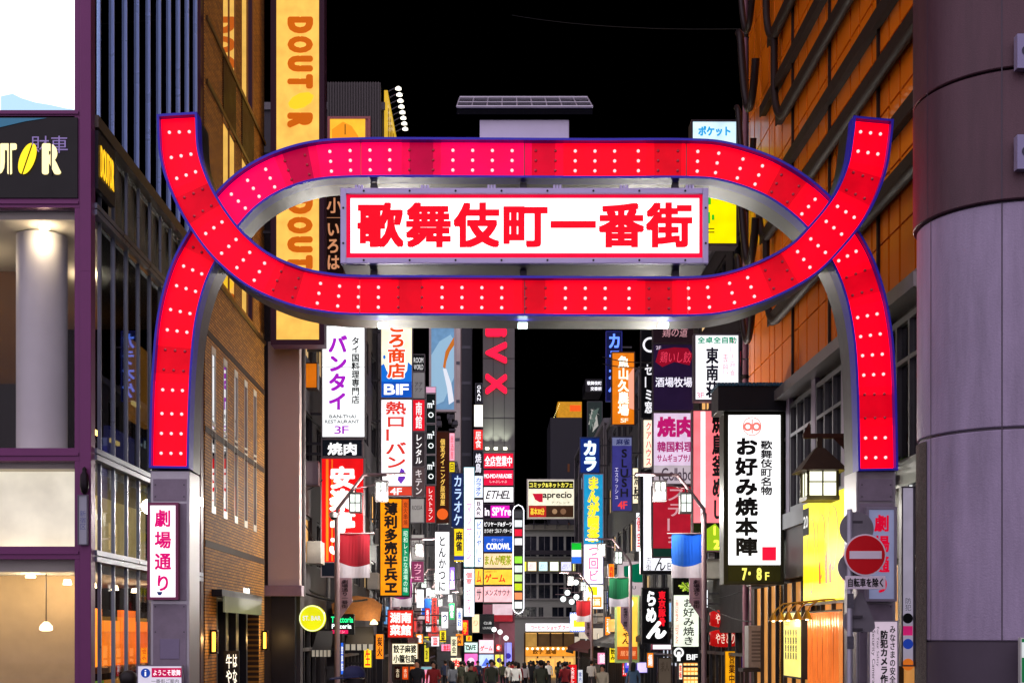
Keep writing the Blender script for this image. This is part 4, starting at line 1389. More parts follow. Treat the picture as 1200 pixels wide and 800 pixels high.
# a strip of lit signboards and planter seen between gate pillar and column
sign('kiosk_sign', 'bright white shop sign with orange, green and red bands beside the stone column', (1063, 566, 1092, 652), 21.0, [
    ('p', (1063, 566, 1092, 652), (248, 250, 250), 1.2), ('g', [(1064, 588), (1091, 582), (1091, 597), (1064, 601)], (244, 120, 20), 1.0), ('g', [(1064, 603), (1091, 599), (1091, 616), (1064, 620)], (0, 140, 84), .9),
    ('g', [(1064, 632), (1091, 628), (1091, 640), (1064, 644)], (226, 30, 40), .9)], depth=.2, frame=(190, 190, 196), fr=.02)
pl = thing('planter', 'green leafy planter lit from below on a ledge behind the gate pillar', 'plant', at(1062, 568, 21.6))
m = MB().box(-.35, .35, 0, .3, 0, .16)
m.build('trough', pm('trough_grey', (130, 128, 130), .6), pl)
m = MB()
for i in range(240):
    x, yv, z = rnd.uniform(-.35, .35), rnd.uniform(-.03, .33), .14 + rnd.random() ** .7 * .36
    d = Vector((rnd.uniform(-1, 1), rnd.uniform(-1, 1), rnd.uniform(-.3, 1))).normalized() * .09
    e = d.cross(Vector((rnd.uniform(-1, 1), rnd.uniform(-1, 1), .3))).normalized() * .025
    p = Vector((x, yv, z))
    m.quad([p, p + d * .5 + e, p + d, p + d * .5 - e])
m.build('leaves', pm('leaf_green', (92, 150, 30), .5, 0, .3, 20), pl)
lamp_point('planter_lamp', (0, -.2, .1), (.8, 1, .3), 6, pl)
sign('window_sticker_board', 'tall white panel with round stickers beside the right gate pillar', (1056, 570, 1071, 780), 20.9, [
    ('p', (1056, 570, 1071, 780), (206, 196, 220), .45), ('c', (1063.5, 724, 6), (24, 24, 28), .3), ('p', (1058, 733, 1069, 744), (220, 40, 120), .7), ('c', (1063.5, 754, 6), (40, 70, 180), .6),
    ('c', (1063.5, 778, 7), (230, 120, 40), .7), ('t', '防犯', (1060, 700, 1067, 715), (60, 60, 70), dict(vert=True))], depth=.12, frame=(150, 146, 156), fr=.02)
sign('safety_notice', 'white notice with vertical black writing low on the right gate pillar', (1018, 727, 1052, 803), GY - .04, [
    ('p', (1019, 728, 1051, 802), (236, 214, 232), .62), ('t', 'みなさまの安全', (1042, 733, 1049, 800), (40, 28, 40), dict(vert=True, bold=.02)), ('t', '防犯カメラ作', (1031, 738, 1040, 800), (30, 24, 34), dict(vert=True, bold=.04)),
    ('t', 'Security Camera', (1020.5, 738, 1025, 800), (40, 30, 44), dict(rot=True)), ('t', 'For Your Safety', (1026, 734, 1029.5, 780), (40, 30, 44), dict(rot=True))], depth=.10, frame=(150, 146, 156), fr=.01)

# ------------------------------------------------------------------ right foreground column
# the brown and lilac drums
colm = thing('street_column', 'big round stone-clad column, brown above and pale lilac below, at the right edge', 'pillar', (6.57, 17.0, 0))
zc = lambda py: CH + (CY - py) * 17 / FOC
STONE_T = pm('brown_mauve_stone', (82, 57, 66), .38, .05, .3, 3.0, .2, 60, 0, .12)
STONE_B = pm('lilac_stone', (150, 138, 164), .46, .0, .3, 3.0, .3, 42, 0, .14)
STONE_D = pm('dark_plinth_stone', (70, 62, 74), .5, 0, .15, 2)
r0 = 1.12
for a, b, mt, dr in ((zc(750), zc(517), STONE_B, -.045), (zc(514), zc(267), STONE_B, -.045), (zc(265), zc(123), STONE_T, .004), (zc(120), 20, STONE_T, .004)):
    MB().lathe([(r0 + dr - .012, a), (r0 + dr, a + .012), (r0 + dr, b - .012), (r0 + dr - .012, b)], n=72).build('cladding_drum', mt, colm, smooth=True)
MB().lathe([(r0 - .075, 0), (r0 - .075, 20)], n=48).build('core', STONE_D, colm, smooth=True)
MB().lathe([(r0 - .038, 0), (r0 - .038, zc(752))], n=72).build('plinth', STONE_D, colm, smooth=True)
m = MB()
for an in (-113, -55, -165):
    a = R(an)
    for z0, z1, rj in ((zc(750), zc(267), r0 - .042), (zc(264), 20, r0 + .007)):
        p0 = Vector((math.cos(a) * rj, math.sin(a) * rj))
        t = Vector((-math.sin(a), math.cos(a))) * .007
        m.quad([(p0.x - t.x, p0.y - t.y, z0), (p0.x + t.x, p0.y + t.y, z0), (p0.x + t.x, p0.y + t.y, z1), (p0.x - t.x, p0.y - t.y, z1)])
m.build('joint', STONE_D, colm)
m = MB()
arc = [R(140 + 4.2 * q) for q in range(13)]
for a, c in zip(arc, arc[1:]):
    m.quad([((r0 - .033) * math.cos(a), (r0 - .033) * math.sin(a), 0), ((r0 - .033) * math.cos(c), (r0 - .033) * math.sin(c), 0), ((r0 - .033) * math.cos(c), (r0 - .033) * math.sin(c), zc(519)), ((r0 - .033) * math.cos(a), (r0 - .033) * math.sin(a), zc(519))])
m.build('rough_strip', pm('rough_olive_stone', (92, 86, 80), .8, 0, .45, 22, 1.0, 70), colm, smooth=True)
for yy, q in ((64, 0), (178, 1)):
    sign('small_plate', ('upper' if q == 0 else 'lower') + ' small pale lilac plate on the right edge of the brown column top', (1192, 40 + q * 118, 1215, 80 + q * 118), 15.75, [('p', (1192, 40 + q * 118, 1215, 80 + q * 118), (170, 162, 206), .12), ('c', (1203, 60 + q * 118, 6), (40, 40, 60), 0)], depth=.1, frame=(150, 144, 172), fr=0)
box_ = thing('meter_hood', 'dark hooded box mounted low on the stone pier beside the column', 'box', at(1085, 675, 17.35))
m = MB().prism([(-.14, 0), (.14, 0), (.14, .36), (.05, .42), (-.07, .38), (-.14, .28)], -.25, .0)
m.build('hood', pm('dark_hood', (34, 32, 38), .4, .3), box_, bevel=.01)
sign('exit_plate', 'green and white plate at the lower right edge of the column', (1195, 747, 1215, 800), 15.7, [('p', (1195, 747, 1215, 800), (20, 130, 70), .5), ('p', (1197, 752, 1215, 770), (235, 245, 240), .6)], depth=.05, frame=(200, 205, 200), fr=.01)

# mauve service pipes at the far end of the orange building
for i, (a, b) in enumerate(((867, 873.5), (876, 883.5), (886, 891), (893, 899), (902, 909))):
    c = at((a + b) / 2, 743, 35.6)
    q = thing('service_pipe', ('thinnest mauve pipe', 'thick mauve pipe', 'slim mauve pipe', 'mid mauve pipe', 'thick mauve pipe nearest the ducts')[i] + ', %s from the sky edge of the pipe bundle' % ('first', 'second', 'third', 'fourth', 'fifth')[i], 'pipe', (c.x, 35.2 + .12 * (i % 2), gz(35)), group='mauve pipes on the building corner')
    rr = (b - a) / 2 * 35.6 / FOC
    MB().tube([(0, 0, 0), (0, 0, 25)], rr, 14).build('tube', pm('mauve_pipe_paint', (150, 104, 116), .4, .15, .1, 2), q, smooth=True)
    for z in (4.5 + i * .7, 9.2 - i * .4, 13.6 + i * .9, 18.2 - i * .5):
        MB().lathe([(rr + .02, z), (rr + .02, z + .10)], n=14).build('collar', BRZ, q)
c = thing('neon_window', 'stacked amber lit bars high behind the mauve pipes', 'sign', at(921, 140, 36.2))
m = MB()
for i in range(12):
    m.box(-.16, .16, 0, .05, i * .085, i * .085 + .045)
m.build('lit_bars', em((255, 150, 40), 1.3), c)
MB().box(-.18, .18, .055, .2, -.3, 1.1).build('housing', BRZ, c)
sign('glimpsed_sign', 'white lit panel glimpsed low behind the mauve pipes', (912, 143, 925, 180), 36.0, [('p', (912, 143, 925, 180), (190, 214, 240), .9), ('t', '店', (914, 150, 923, 160), (60, 80, 120), {})], depth=.1, frame=(60, 50, 50), fr=.02)

# ------------------------------------------------------------------ right hanging signs
sign('hanging_sign', 'tall black-framed sign with bold brush characters, red square, and dark tiled cap', (848, 483, 918, 684), 30, [
    ('p', (853.5, 484, 914.5, 661.5), (252, 252, 252), 1.45), ('p', (853, 662.5, 914.5, 682), (60, 58, 24), .35),
    ('t', 'お好み焼本陣', (861, 513, 888, 651), (22, 22, 28), dict(vert=True, bold=.044, gap=.08)), ('t', '歌舞伎町名物', (891, 516, 905, 580), (40, 40, 48), dict(vert=True, bold=.03)),
    ('c', (881, 499.6, 11), (240, 130, 120), 1.0, 10), ('c', (876, 500, 5.2), (240, 130, 120), 1.0, 2.6), ('c', (886, 500, 5.2), (240, 130, 120), 1.0, 2.6), ('g', [(880.3, 491), (881.7, 491), (881.7, 508), (880.3, 508)], (240, 130, 120), 1.0),
    ('g', [(892.7, 640.6), (909, 640.6), (909, 656.5), (892.7, 656.5)], (240, 24, 60), 1.0), ('t', '7･8', (869, 665, 892, 679.5), (250, 245, 110), dict(bold=.04, s=1.1)), ('t', 'F', (896, 670, 901, 679.5), (250, 245, 110), dict(bold=.02, s=1.1))],
    depth=.55, frame=(44, 44, 28), fr=.06)
top = [o for o in bpy.data.objects if o.get('label', '').startswith('tall black-framed sign')][0]
kq = 30 / FOC
m = MB().box(-43 * kq, 44 * kq, -.18, .75, 201.5 * kq, 230 * kq)
cap = m.build('cap', pm('cap_black', (26, 26, 30), .4, .1), top, bevel=.01)
m = MB()
for i in range(22):
    x = -43.5 * kq + i * 88 * kq / 22
    m.box(x, x + 88 * kq / 22 * .8, -.22, .79, 230.2 * kq, 234 * kq)
m.build('tile_edge', pm('blue_green_tile', (50, 96, 120), .35, 0, .2), cap)
for a, b in ((501, 535), (596, 632)):
    m = MB().box(34 * kq + .03, 1.6, .12, .42, (684 - b) * kq, (684 - a) * kq)
    m.build('bracket', pm('bracket_black', (32, 32, 40), .4, .3), top)
sign('hanging_sign', 'white mahjong sign with dark stacked characters under a green heading', (813, 391, 867, 470), 38, [
    ('p', (815, 393, 865, 468), (250, 250, 255), 1.35), ('t', '全卓全自動', (817, 394.5, 863, 402.5), (0, 150, 110), dict(bold=.03, s=.9)), ('t', '東南荘', (827, 407, 842, 466), (24, 26, 56), dict(vert=True, bold=.035)),
    ('t', 'リーチ麻雀', (855, 397, 861.5, 440), (240, 150, 170), dict(vert=True, s=1)), ('t', '専門', (847, 415, 853, 438), (240, 120, 140), dict(vert=True, s=1)), ('t', '3F', (816, 460, 825, 466.5), (220, 120, 150), dict(s=.9))],
    frame=(96, 88, 96), fr=.05, side=1, wall=.4)
sign('hanging_sign', 'pinkish red sign with a white stripe and dark brush hiragana', (811, 480, 850, 646), 40.5, [
    ('p', (812, 481, 849, 612), (250, 120, 128), 1.15), ('g', [(821, 482), (826.5, 482), (826.5, 611), (821, 611)], (255, 245, 245), 1.3), ('p', (812, 613, 849, 645), (30, 40, 12), .4),
    ('g', [(824, 622), (838, 613), (848, 626), (848, 645), (828, 645)], (150, 190, 30), .8), ('t', '焼鳥釜めし', (834, 483, 847, 608), (16, 14, 20), dict(vert=True, bold=.055)),
    ('t', '1\n2', (836, 616, 843, 643), (250, 240, 80), dict(bold=.04, s=1.2)), ('t', 'F', (844, 624, 847, 630), (250, 240, 80), dict(s=1.2))], frame=(110, 80, 84), fr=.04, side=1, wall=.3)
STK = 'boards stacked on the frame beside the white mahjong sign'
sign('hanging_sign', 'dark board with faint pink brush writing at the top of the stack', (765, 384, 813, 402), 46, [('p', (765, 384, 813, 402), (40, 26, 34), .5), ('t', '鶏の道', (776, 384, 806, 395), (206, 150, 160), dict(shear=.15, s=.8))], frame=(60, 52, 58), fr=.02, side=1, wall=.2, group=STK)
sign('hanging_sign', 'dark purple board with red neon scrawl and white kanji', (765, 403, 813, 481.5), 46, [
    ('p', (765, 403, 813, 481), (36, 22, 54), .7), ('g', [(772, 410), (790, 407), (806, 408), (812, 416), (808, 428), (790, 424), (776, 430), (768, 424)], (150, 14, 40), .7),
    ('t', '鶏いし餃', (773, 412, 810, 425), (230, 60, 90), dict(shear=.2, s=.9)), ('t', '酒場牧場', (768, 442, 811, 453.5), (228, 226, 240), dict(bold=.015, s=1.1)), ('t', '2F', (768.5, 405.5, 774.5, 409.5), (220, 200, 220), {})], frame=(54, 44, 60), fr=.03, side=1, wall=.2, group=STK)
sign('hanging_sign', 'pale lilac board with magenta kanji and a dark word at its foot', (765, 483, 813.5, 567.5), 46, [
    ('p', (765.5, 484, 813, 567), (222, 200, 228), .95), ('t', '焼肉', (770, 488, 812, 512), (190, 24, 110), dict(bold=.045, s=.8)), ('t', '韓国料理', (770, 517, 812, 529.5), (170, 30, 110), dict(bold=.03, s=.8)),
    ('t', 'サムギョプサル', (770, 532, 812, 541), (170, 30, 110), dict(bold=.03, s=.8)), ('p', (765.5, 545, 813, 567), (198, 186, 198), .75), ('t', 'Collabo', (775, 548, 812, 563), (70, 56, 70), dict(bold=.01))], frame=(90, 80, 92), fr=.03, side=1, wall=.2, group=STK)
sign('hanging_sign', 'dark red board with outlined katakana over a green foot', (764, 568.5, 813.5, 653), 46, [
    ('p', (765, 570, 813, 642), (176, 26, 46), .8), ('p', (765, 642.5, 813, 652), (20, 60, 50), .5), ('t', 'ステーキ', (782, 573, 803, 640), (206, 150, 160), dict(vert=True, bold=.01, s=.9))], frame=(60, 40, 46), fr=.04, side=1, wall=.2, group=STK)
sign('hanging_sign', 'narrow black sign with a white ring and slanted white katakana', (751, 386, 765, 490), 50, [
    ('p', (751, 386, 765, 490), (14, 14, 18), .4), ('c', (762, 404, 9), (240, 240, 245), 1.0, 6.5), ('t', 'セーミ窓', (755.5, 427, 764.5, 484), (236, 236, 240), dict(vert=True, bold=.03, s=1.0))], frame=(30, 30, 34), fr=.03, side=1, wall=.5)
sign('hanging_sign', 'narrow cream sign with red writing under the black ring sign', (753.5, 491.5, 765, 548), 50, [
    ('p', (753.5, 491.5, 765, 548), (255, 236, 206), 1.2), ('t', 'クアハウス', (757, 495, 763, 545), (226, 60, 90), dict(vert=True, bold=.02, s=.9))], frame=(90, 80, 80), fr=.02, side=1, wall=.5)
sign('hanging_sign', 'black-framed white sign with loose black hiragana and floor number', (750.5, 550, 797, 672.5), 50.5, [
    ('p', (754, 556, 794, 668), (244, 244, 250), 1.25), ('t', '古街', (757, 652, 763, 668), (60, 60, 70), dict(vert=True)), ('t', 'ん', (767, 651, 780, 668), (20, 20, 24), dict(bold=.01, shear=.2)), ('t', 'B1F', (782, 659, 794, 667), (70, 70, 80), {})],
    frame=(22, 22, 28), fr=.10, side=1, wall=.2)
sign('hanging_sign', 'black sign with huge white brush hiragana and red kanji', (752, 688, 784, 754), 48, [
    ('p', (753, 689, 783, 753), (14, 13, 16), .4), ('t', '東京豚骨', (771.5, 692, 780, 733), (232, 24, 40), dict(vert=True, bold=.035, s=1.1)), ('t', 'らめ', (757, 692, 769, 729), (250, 250, 250), dict(vert=True, bold=.06, s=1.2)),
    ('t', 'ん', (757, 727, 781, 748), (250, 250, 250), dict(bold=.06, s=1.2, shear=.25))], frame=(30, 28, 32), fr=.04, side=1, wall=.4)
sign('hanging_sign', 'cream sign with black brush hiragana between a green cabbage picture and black foot', (788, 670, 820, 776), 44, [
    ('p', (788.5, 671, 819.5, 696), (14, 16, 12), .4), ('p', (788.5, 697, 819.5, 757), (236, 244, 226), 1.1), ('p', (788.5, 757.5, 819.5, 775), (16, 18, 18), .4),
    *[('g', [(803 + 9 * math.cos(a) * q, 687 + 7 * math.sin(a) * q), (803 + 9 * math.cos(a + .35) * q, 687 + 7 * math.sin(a + .35) * q), (803, 687)], ((170, 200, 50), (206, 224, 90), (110, 150, 30))[i % 3], .9) for i, (a, q) in enumerate([(j * .45, .6 + .4 * ((j * 7) % 5) / 5) for j in range(14)])],
    ('t', 'お好み焼き', (800, 701, 813, 755), (18, 24, 20), dict(vert=True, bold=.015)), ('t', 'HIROSHIMA', (791, 703, 794.5, 728), (226, 100, 80), dict(rot=True)), ('t', 'TEPPAN', (791, 731, 794.5, 753), (226, 100, 80), dict(rot=True)),
    ('c', (795, 764, 6), (240, 242, 240), 1.0, 3.6), ('g', [(793, 763), (797, 763), (797, 774), (793, 774)], (240, 242, 240), 1.0), ('t', 'B1F', (804, 766, 817, 772.5), (240, 242, 240), dict(bold=.02, s=1.1))], frame=(40, 44, 40), fr=.04, side=1, wall=.3)
sign('hanging_sign', 'orange lit sign with white brush kanji and pinkish side', (716.5, 412, 744, 498), 58, [
    ('p', (717.5, 413.5, 743, 497), (226, 122, 20), .95), ('g', [(736, 440), (743, 430), (743, 480), (737, 478)], (246, 170, 140), .9), ('t', '魚山久農場', (724, 417, 737, 487), (255, 246, 220), dict(vert=True, bold=.035, s=1.3)),
    ('t', '5F', (727, 490, 736, 495), (255, 240, 210), dict(bold=.02, s=1.1))], frame=(80, 50, 30), fr=.04, side=1, wall=.7)
sign('hanging_sign', 'indigo and lilac sign with tall stacked outlined letters', (716.5, 511, 741, 599), 60, [
    ('p', (717.5, 512.5, 740, 598), (58, 56, 130), .8), ('p', (717.5, 512.5, 740, 522), (120, 126, 170), .7), ('t', '麻雀', (722, 514, 738, 521), (30, 34, 80), dict(bold=.02)),
    ('t', 'SLUSH', (727, 526, 736, 582), (20, 18, 40), dict(vert=True, bold=.03)), ('t', 'エスラッシュ', (720.5, 548, 724.5, 584), (210, 206, 240), dict(vert=True)), ('t', '4F', (724, 587, 735, 596), (226, 60, 60), dict(bold=.02))], frame=(70, 70, 90), fr=.03, side=1, wall=.6)
sign('hanging_sign', 'grey panel sign with a dark green swoosh above the warm yellow sign', (724, 657, 753.5, 698), 58, [
    ('p', (724, 657, 753.5, 698), (176, 160, 166), .7), ('g', [(731, 663), (753, 659), (753, 682), (744, 682), (735, 679), (731, 674)], (0, 84, 60), .8), ('t', 'OU', (736, 686, 745, 690), (60, 60, 60), dict(bold=.02))], frame=(110, 104, 108), fr=.02, side=1, wall=.4)
sign('hanging_sign', 'warm yellow lit sign with white disc and black brush hiragana', (721, 697, 749, 776), 56, [
    ('p', (723, 698, 748.5, 757), (255, 190, 70), 1.15), ('c', (734, 706.5, 8.2), (250, 246, 236), 1.25), ('t', '新宿', (727.5, 702.5, 740.5, 708.5), (20, 16, 16), dict(bold=.035)), ('t', 'の', (732, 709, 736, 713), (20, 16, 16), dict(bold=.02)),
    ('t', 'まっちゃん', (729, 716, 739, 754), (70, 28, 12), dict(vert=True, bold=.025)), ('p', (723, 757.5, 748.5, 772), (206, 80, 30), .8), ('t', '居酒屋', (727, 762, 745, 768), (255, 180, 120), dict(s=.9))], frame=(190, 216, 140), fr=.08, side=1, wall=.4)
NEON = em((70, 110, 255), 2.4, light=False)
nb_ = sign('neon_sign', 'tall blue neon katakana sign partly behind the orange lit sign', (710, 388, 729, 470), 66, [
    ('p', (710, 388, 729, 470), (16, 22, 70), .6), ('t', 'カラオケ', (713, 391, 727, 466), (90, 130, 255), dict(vert=True, bold=.03, s=1.8))], frame=(40, 50, 150), fr=.03, side=1, wall=.5)
sign('hanging_sign', 'dark blue sign with two big glowing pale blue katakana', (679.5, 512, 703, 554), 78, [
    ('p', (680.5, 513.5, 702, 553.5), (16, 44, 120), .9), ('t', 'カラ', (684, 516, 699, 552), (214, 240, 255), dict(vert=True, bold=.06, s=1.4))], frame=(40, 60, 110), fr=.04, side=1, wall=.6)
sign('hanging_sign', 'tall sign with yellow characters on blue above a white half with pink marks', (683.5, 555, 707, 684), 77, [
    ('p', (684, 556, 706.5, 637), (30, 150, 200), 1.0), ('t', 'まんが喫茶', (688, 558, 702.5, 635), (250, 230, 40), dict(vert=True, bold=.085, s=1.2)), ('t', 'まんが喫茶', (688.5, 558.5, 702, 634.5), (20, 80, 160), dict(vert=True, bold=.0, s=.9)),
    ('p', (684, 637.5, 706.5, 683.5), (250, 236, 250), 1.35), ('t', 'つ回ビ', (690, 641, 701, 680), (240, 90, 150), dict(vert=True, bold=.01, s=1.0))], frame=(150, 160, 200), fr=.04, side=1, wall=.6)
sign('hanging_sign', 'short yellow, white and orange sign under the pink-marked half', (684, 685, 707, 713), 77, [
    ('p', (684, 685, 707, 713), (250, 246, 230), 1.2), ('g', [(688, 687), (700, 687), (700, 697), (692, 697)], (240, 226, 20), 1.0), ('p', (688, 699, 705, 711), (240, 130, 30), 1.0), ('t', '漫画', (690, 701, 703, 709), (255, 240, 200), dict(bold=.03))], frame=(150, 150, 160), fr=.02, side=1, wall=.6)
sign('hanging_sign', 'small sign of green, white and blue bands high over the far lamps', (669.5, 635, 681.5, 660), 86, [
    ('p', (670, 636, 681, 644), (20, 190, 50), 1.0), ('p', (670, 644, 681, 652), (250, 252, 255), 1.2), ('p', (670, 652, 681, 660), (40, 110, 230), 1.0)], frame=(120, 130, 140), fr=.02, side=1, wall=1.1)
sign('hanging_sign', 'pale sign with dot-lit border and a yellow block above the far lamps', (668, 717, 693, 740), 80, [
    ('p', (668.5, 718, 692.5, 739), (240, 244, 255), 1.3), ('p', (672, 726, 690, 734), (250, 214, 50), 1.0), *[('c', (669.4 + i * 2.47, q, .7), (90, 120, 255), 1.6) for i in range(10) for q in (718.6, 738.6)]], frame=(120, 140, 200), fr=.02, side=1, wall=.7)
sign('hanging_sign', 'pocket of pale blue letters above a yellow face, high behind the gate', (810, 141, 864.5, 288), 36.4, [
    ('p', (812, 143, 862.5, 172), (206, 238, 252), 1.2), ('t', 'ポケット', (818, 148, 856, 160), (40, 160, 220), dict(bold=.06, s=1.0)), ('p', (812, 173, 862.5, 285), (252, 232, 0), 1.1),
    ('p', (829, 228, 833, 240), (60, 200, 30), .9), ('p', (829, 249, 832, 262), (60, 200, 30), .9), ('p', (834, 252, 837, 258), (60, 200, 30), .9), ('t', '無料案内所', (818, 180, 828, 222), (40, 40, 40), dict(vert=True)), ('p', (829, 268, 837, 269), (90, 90, 20), .4), ('p', (829, 272, 837, 273), (90, 90, 20), .4)],
    depth=.5, frame=(70, 60, 64), fr=.04, side=1, wall=.3)
sign('hanging_sign', 'dark brown board with copper hiragana high on the left, behind the name board', (379.5, 216, 404, 322), 37.6, [
    ('p', (380, 217, 403.5, 321), (34, 18, 14), .4), ('t', '小', (383, 232, 401, 250), (206, 140, 100), dict(bold=.02, s=.9)), ('p', (383, 255, 401, 255.6), (206, 140, 100), .7), ('t', 'いろは', (384, 262, 398, 316), (206, 140, 100), dict(vert=True, bold=.025, s=.9))],
    frame=(96, 62, 40), fr=.03, side=-1, wall=.3)

# ------------------------------------------------------------------ right ground-level things
RZ = R(-90)
ys_ = thing('yellow_wall_sign', 'large glowing yellow wall sign with faint orange scribble drawing over the shops', 'sign', (RX - .16, 25.9, 2.80), RZ)
MB().box(-1.95, 1.95, .0, .14, -.05, 2.1).build('housing', STEEL, ys_)
MB().box(-1.9, 1.9, -.012, .0, 0, 2.05).build('face_panel', em((255, 236, 40), 1.2), ys_)
for cx, cz, rx, rz_ in ((-1.2, .95, .28, .75), (-.4, 1.1, .3, .62), (.5, 1.2, .34, .6)):
    m = MB()
    for i in range(30):
        a, b = 2 * math.pi * i / 30, 2 * math.pi * (i + 1) / 30
        w = .02 + .015 * math.sin(3 * a)
        P = lambda q, an: (cx + (rx + q) * math.cos(an) + .05 * math.sin(2 * an), -.015, cz + (rz_ + q) * math.sin(an))
        m.quad([P(w, a), P(w, b), P(-w, b), P(-w, a)])
    m.build('line_drawing', em((250, 176, 80), .9, light=False), ys_)
m = MB()
for cx, h in ((-.55, .5), (-.05, .7), (.25, .45), (1.2, .6)):
    m.quad([(cx, -.016, .35), (cx + .14, -.016, .35), (cx + .1, -.016, .35 + h), (cx - .02, -.016, .35 + h * .7)])
m.build('printed_shape', em((250, 120, 60), .9, light=False), ys_)
MB().box(-1.9, -1.4, -.018, -.014, 1.4, 1.95).build('dark_patch', INK, ys_)
lettering('20', -1.85, -1.45, 1.55, 1.8, -.02, em((240, 240, 235), .9, light=False), ys_, bold=.02)
mbd = thing('menu_light_box', 'pale yellow lit menu box with black writing under the yellow sign', 'sign', (RX - .40, 27.8, 1.28), RZ)
MB().box(-.8, .8, .0, .30, -.04, 1.36).build('housing', FRAME_D, mbd)
MB().box(-.76, .76, -.012, 0, 0, 1.32).build('face_panel', em((250, 236, 130), 1.05), mbd)
for i in range(5):
    lettering('特製焼鳥', -.62 + i * .24, -.48 + i * .24, .35, .98, -.016, INK, mbd, vert=True, bold=.03)
lettering('お品書', -.66, -.2, 1.06, 1.24, -.016, pm('grey_print', (90, 86, 70), .6, var=0), mbd)
hb = thing('noren_display', 'glowing orange hanging cloth panels beside the pale menu box', 'curtain', (RX - .38, 25.35, 1.12), RZ)
m = MB()
for i in range(6):
    x = -1.2 + i * .4
    mm = MB()
    n = 8
    for j in range(n):
        a, b = x + .4 * j / n, x + .4 * (j + 1) / n
        mm.quad([(a, .03 * math.sin(j * 1.4), 0), (b, .03 * math.sin((j + 1) * 1.4), 0), (b, 0, 1.45), (a, 0, 1.45)])
    mm.build('cloth', em((255, 130, 56), .72), hb, smooth=True)
MB().tube([(-1.36, 0, 1.47), (1.36, 0, 1.47)], .02, 8).build('rail', BRZ, hb)
for i, yy in enumerate((28.2, 27.5, 26.8, 26.0, 25.2)):
    g = thing('gooseneck_lamp', ('farthest', 'second farthest', 'middle', 'second nearest', 'nearest')[i] + ' of five brass gooseneck lamps under the yellow wall sign', 'lamp', (RX - .15, yy, 2.78), RZ, 'brass gooseneck lamps')
    pts = [(0, .1, 0), (0, -.1, .04), (0, -.35, .02), (0, -.5, -.1), (0, -.55, -.2)]
    MB().tube(pts, .016, 8).build('arm', pm('brass', (176, 128, 50), .3, .8), g, smooth=True)
    MB().lathe([(.02, .03), (.05, -.02), (.10, -.14)], (0, -.56, -.2), 14).build('shade', pm('brass', (0, 0, 0)), g, smooth=True)
    MB().lathe([(.03, .02), (.045, -.02), (.02, -.06)], (0, -.56, -.30), 10).build('bulb', em((255, 236, 190), 9, light=False), g)
    lamp_point('gooseneck_bulb', (0, -.56, -.40), (1, .75, .4), 12, g)
# lantern on its bracket
ln = thing('street_lantern', 'green-brown roofed iron lantern with lit white panes hanging beside the gate pillar', 'lamp', at(960, 588, 23.4))
kq = 23.4 / FOC
z = lambda py: (588 - py) * kq
m = MB()
hw = 17 * kq
for sx in (-1, 1):
    for sy in (-1, 1):
        m.box(sx * hw - .02, sx * hw + .02, sy * hw - .02, sy * hw + .02, z(583), z(551))
m.box(-hw - .03, hw + .03, -hw - .03, hw + .03, z(587), z(582)).box(-hw - .02, hw + .02, -hw - .02, hw + .02, z(553.5), z(550))
for s in (-1, 1):
    m.box(-.012, .012, s * hw - .008, s * hw + .008, z(583), z(552)).box(-hw, hw, s * hw - .007, s * hw + .007, z(566) - .01, z(566) + .01)
    m.box(s * hw - .008, s * hw + .008, -.006, .006, z(583), z(552))
    m.box(-hw - .03, -hw + .0, s * hw - .01, s * hw + .01, z(557), z(554))
IRON = pm('olive_iron', (66, 58, 32), .45, .4, .2, 8)
m.build('cage', IRON, ln)
MB().box(-hw + .022, hw - .022, -hw + .022, hw - .022, z(582), z(554)).build('glass', em((255, 255, 226), 1.4), ln)
m = MB()
w0, w1 = 27 * kq, 5 * kq
n0 = len(m.v)
m.v += [(-w0, -w0, z(553)), (w0, -w0, z(553)), (w0, w0, z(553)), (-w0, w0, z(553)), (-w1, -w1, z(525)), (w1, -w1, z(525)), (w1, w1, z(525)), (-w1, w1, z(525))]
for q in ((0, 3, 2, 1), (4, 5, 6, 7), (0, 1, 5, 4), (1, 2, 6, 5), (2, 3, 7, 6), (3, 0, 4, 7)): m.f.append(tuple(n0 + i for i in q)); m.m.append(0)
m.box(-w1 * .6, w1 * .6, -w1 * .6, w1 * .6, z(526), z(512))
m.build('roof', pm('brown_iron_roof', (74, 54, 40), .5, .3, .2, 6), ln)
m = MB().box(-19 * kq, 34 * kq, -.03, .03, z(513.5), z(508)).box(33 * kq, 41 * kq, -.04, .04, z(530), z(500))
m.quad([(-19 * kq, -.031, z(508)), (-10 * kq, -.031, z(508)), (-12 * kq, -.031, z(494))])
m.quad([(33 * kq, 0, z(513)), (16 * kq, 0, z(513)), (33 * kq, 0, z(530))])
m.build('bracket', pm('rust_iron', (84, 48, 34), .6, .3, .3, 8), ln)
lamp_point('lantern_bulb', (0, -.5, z(600)), (1, 1, .8), 16, ln)
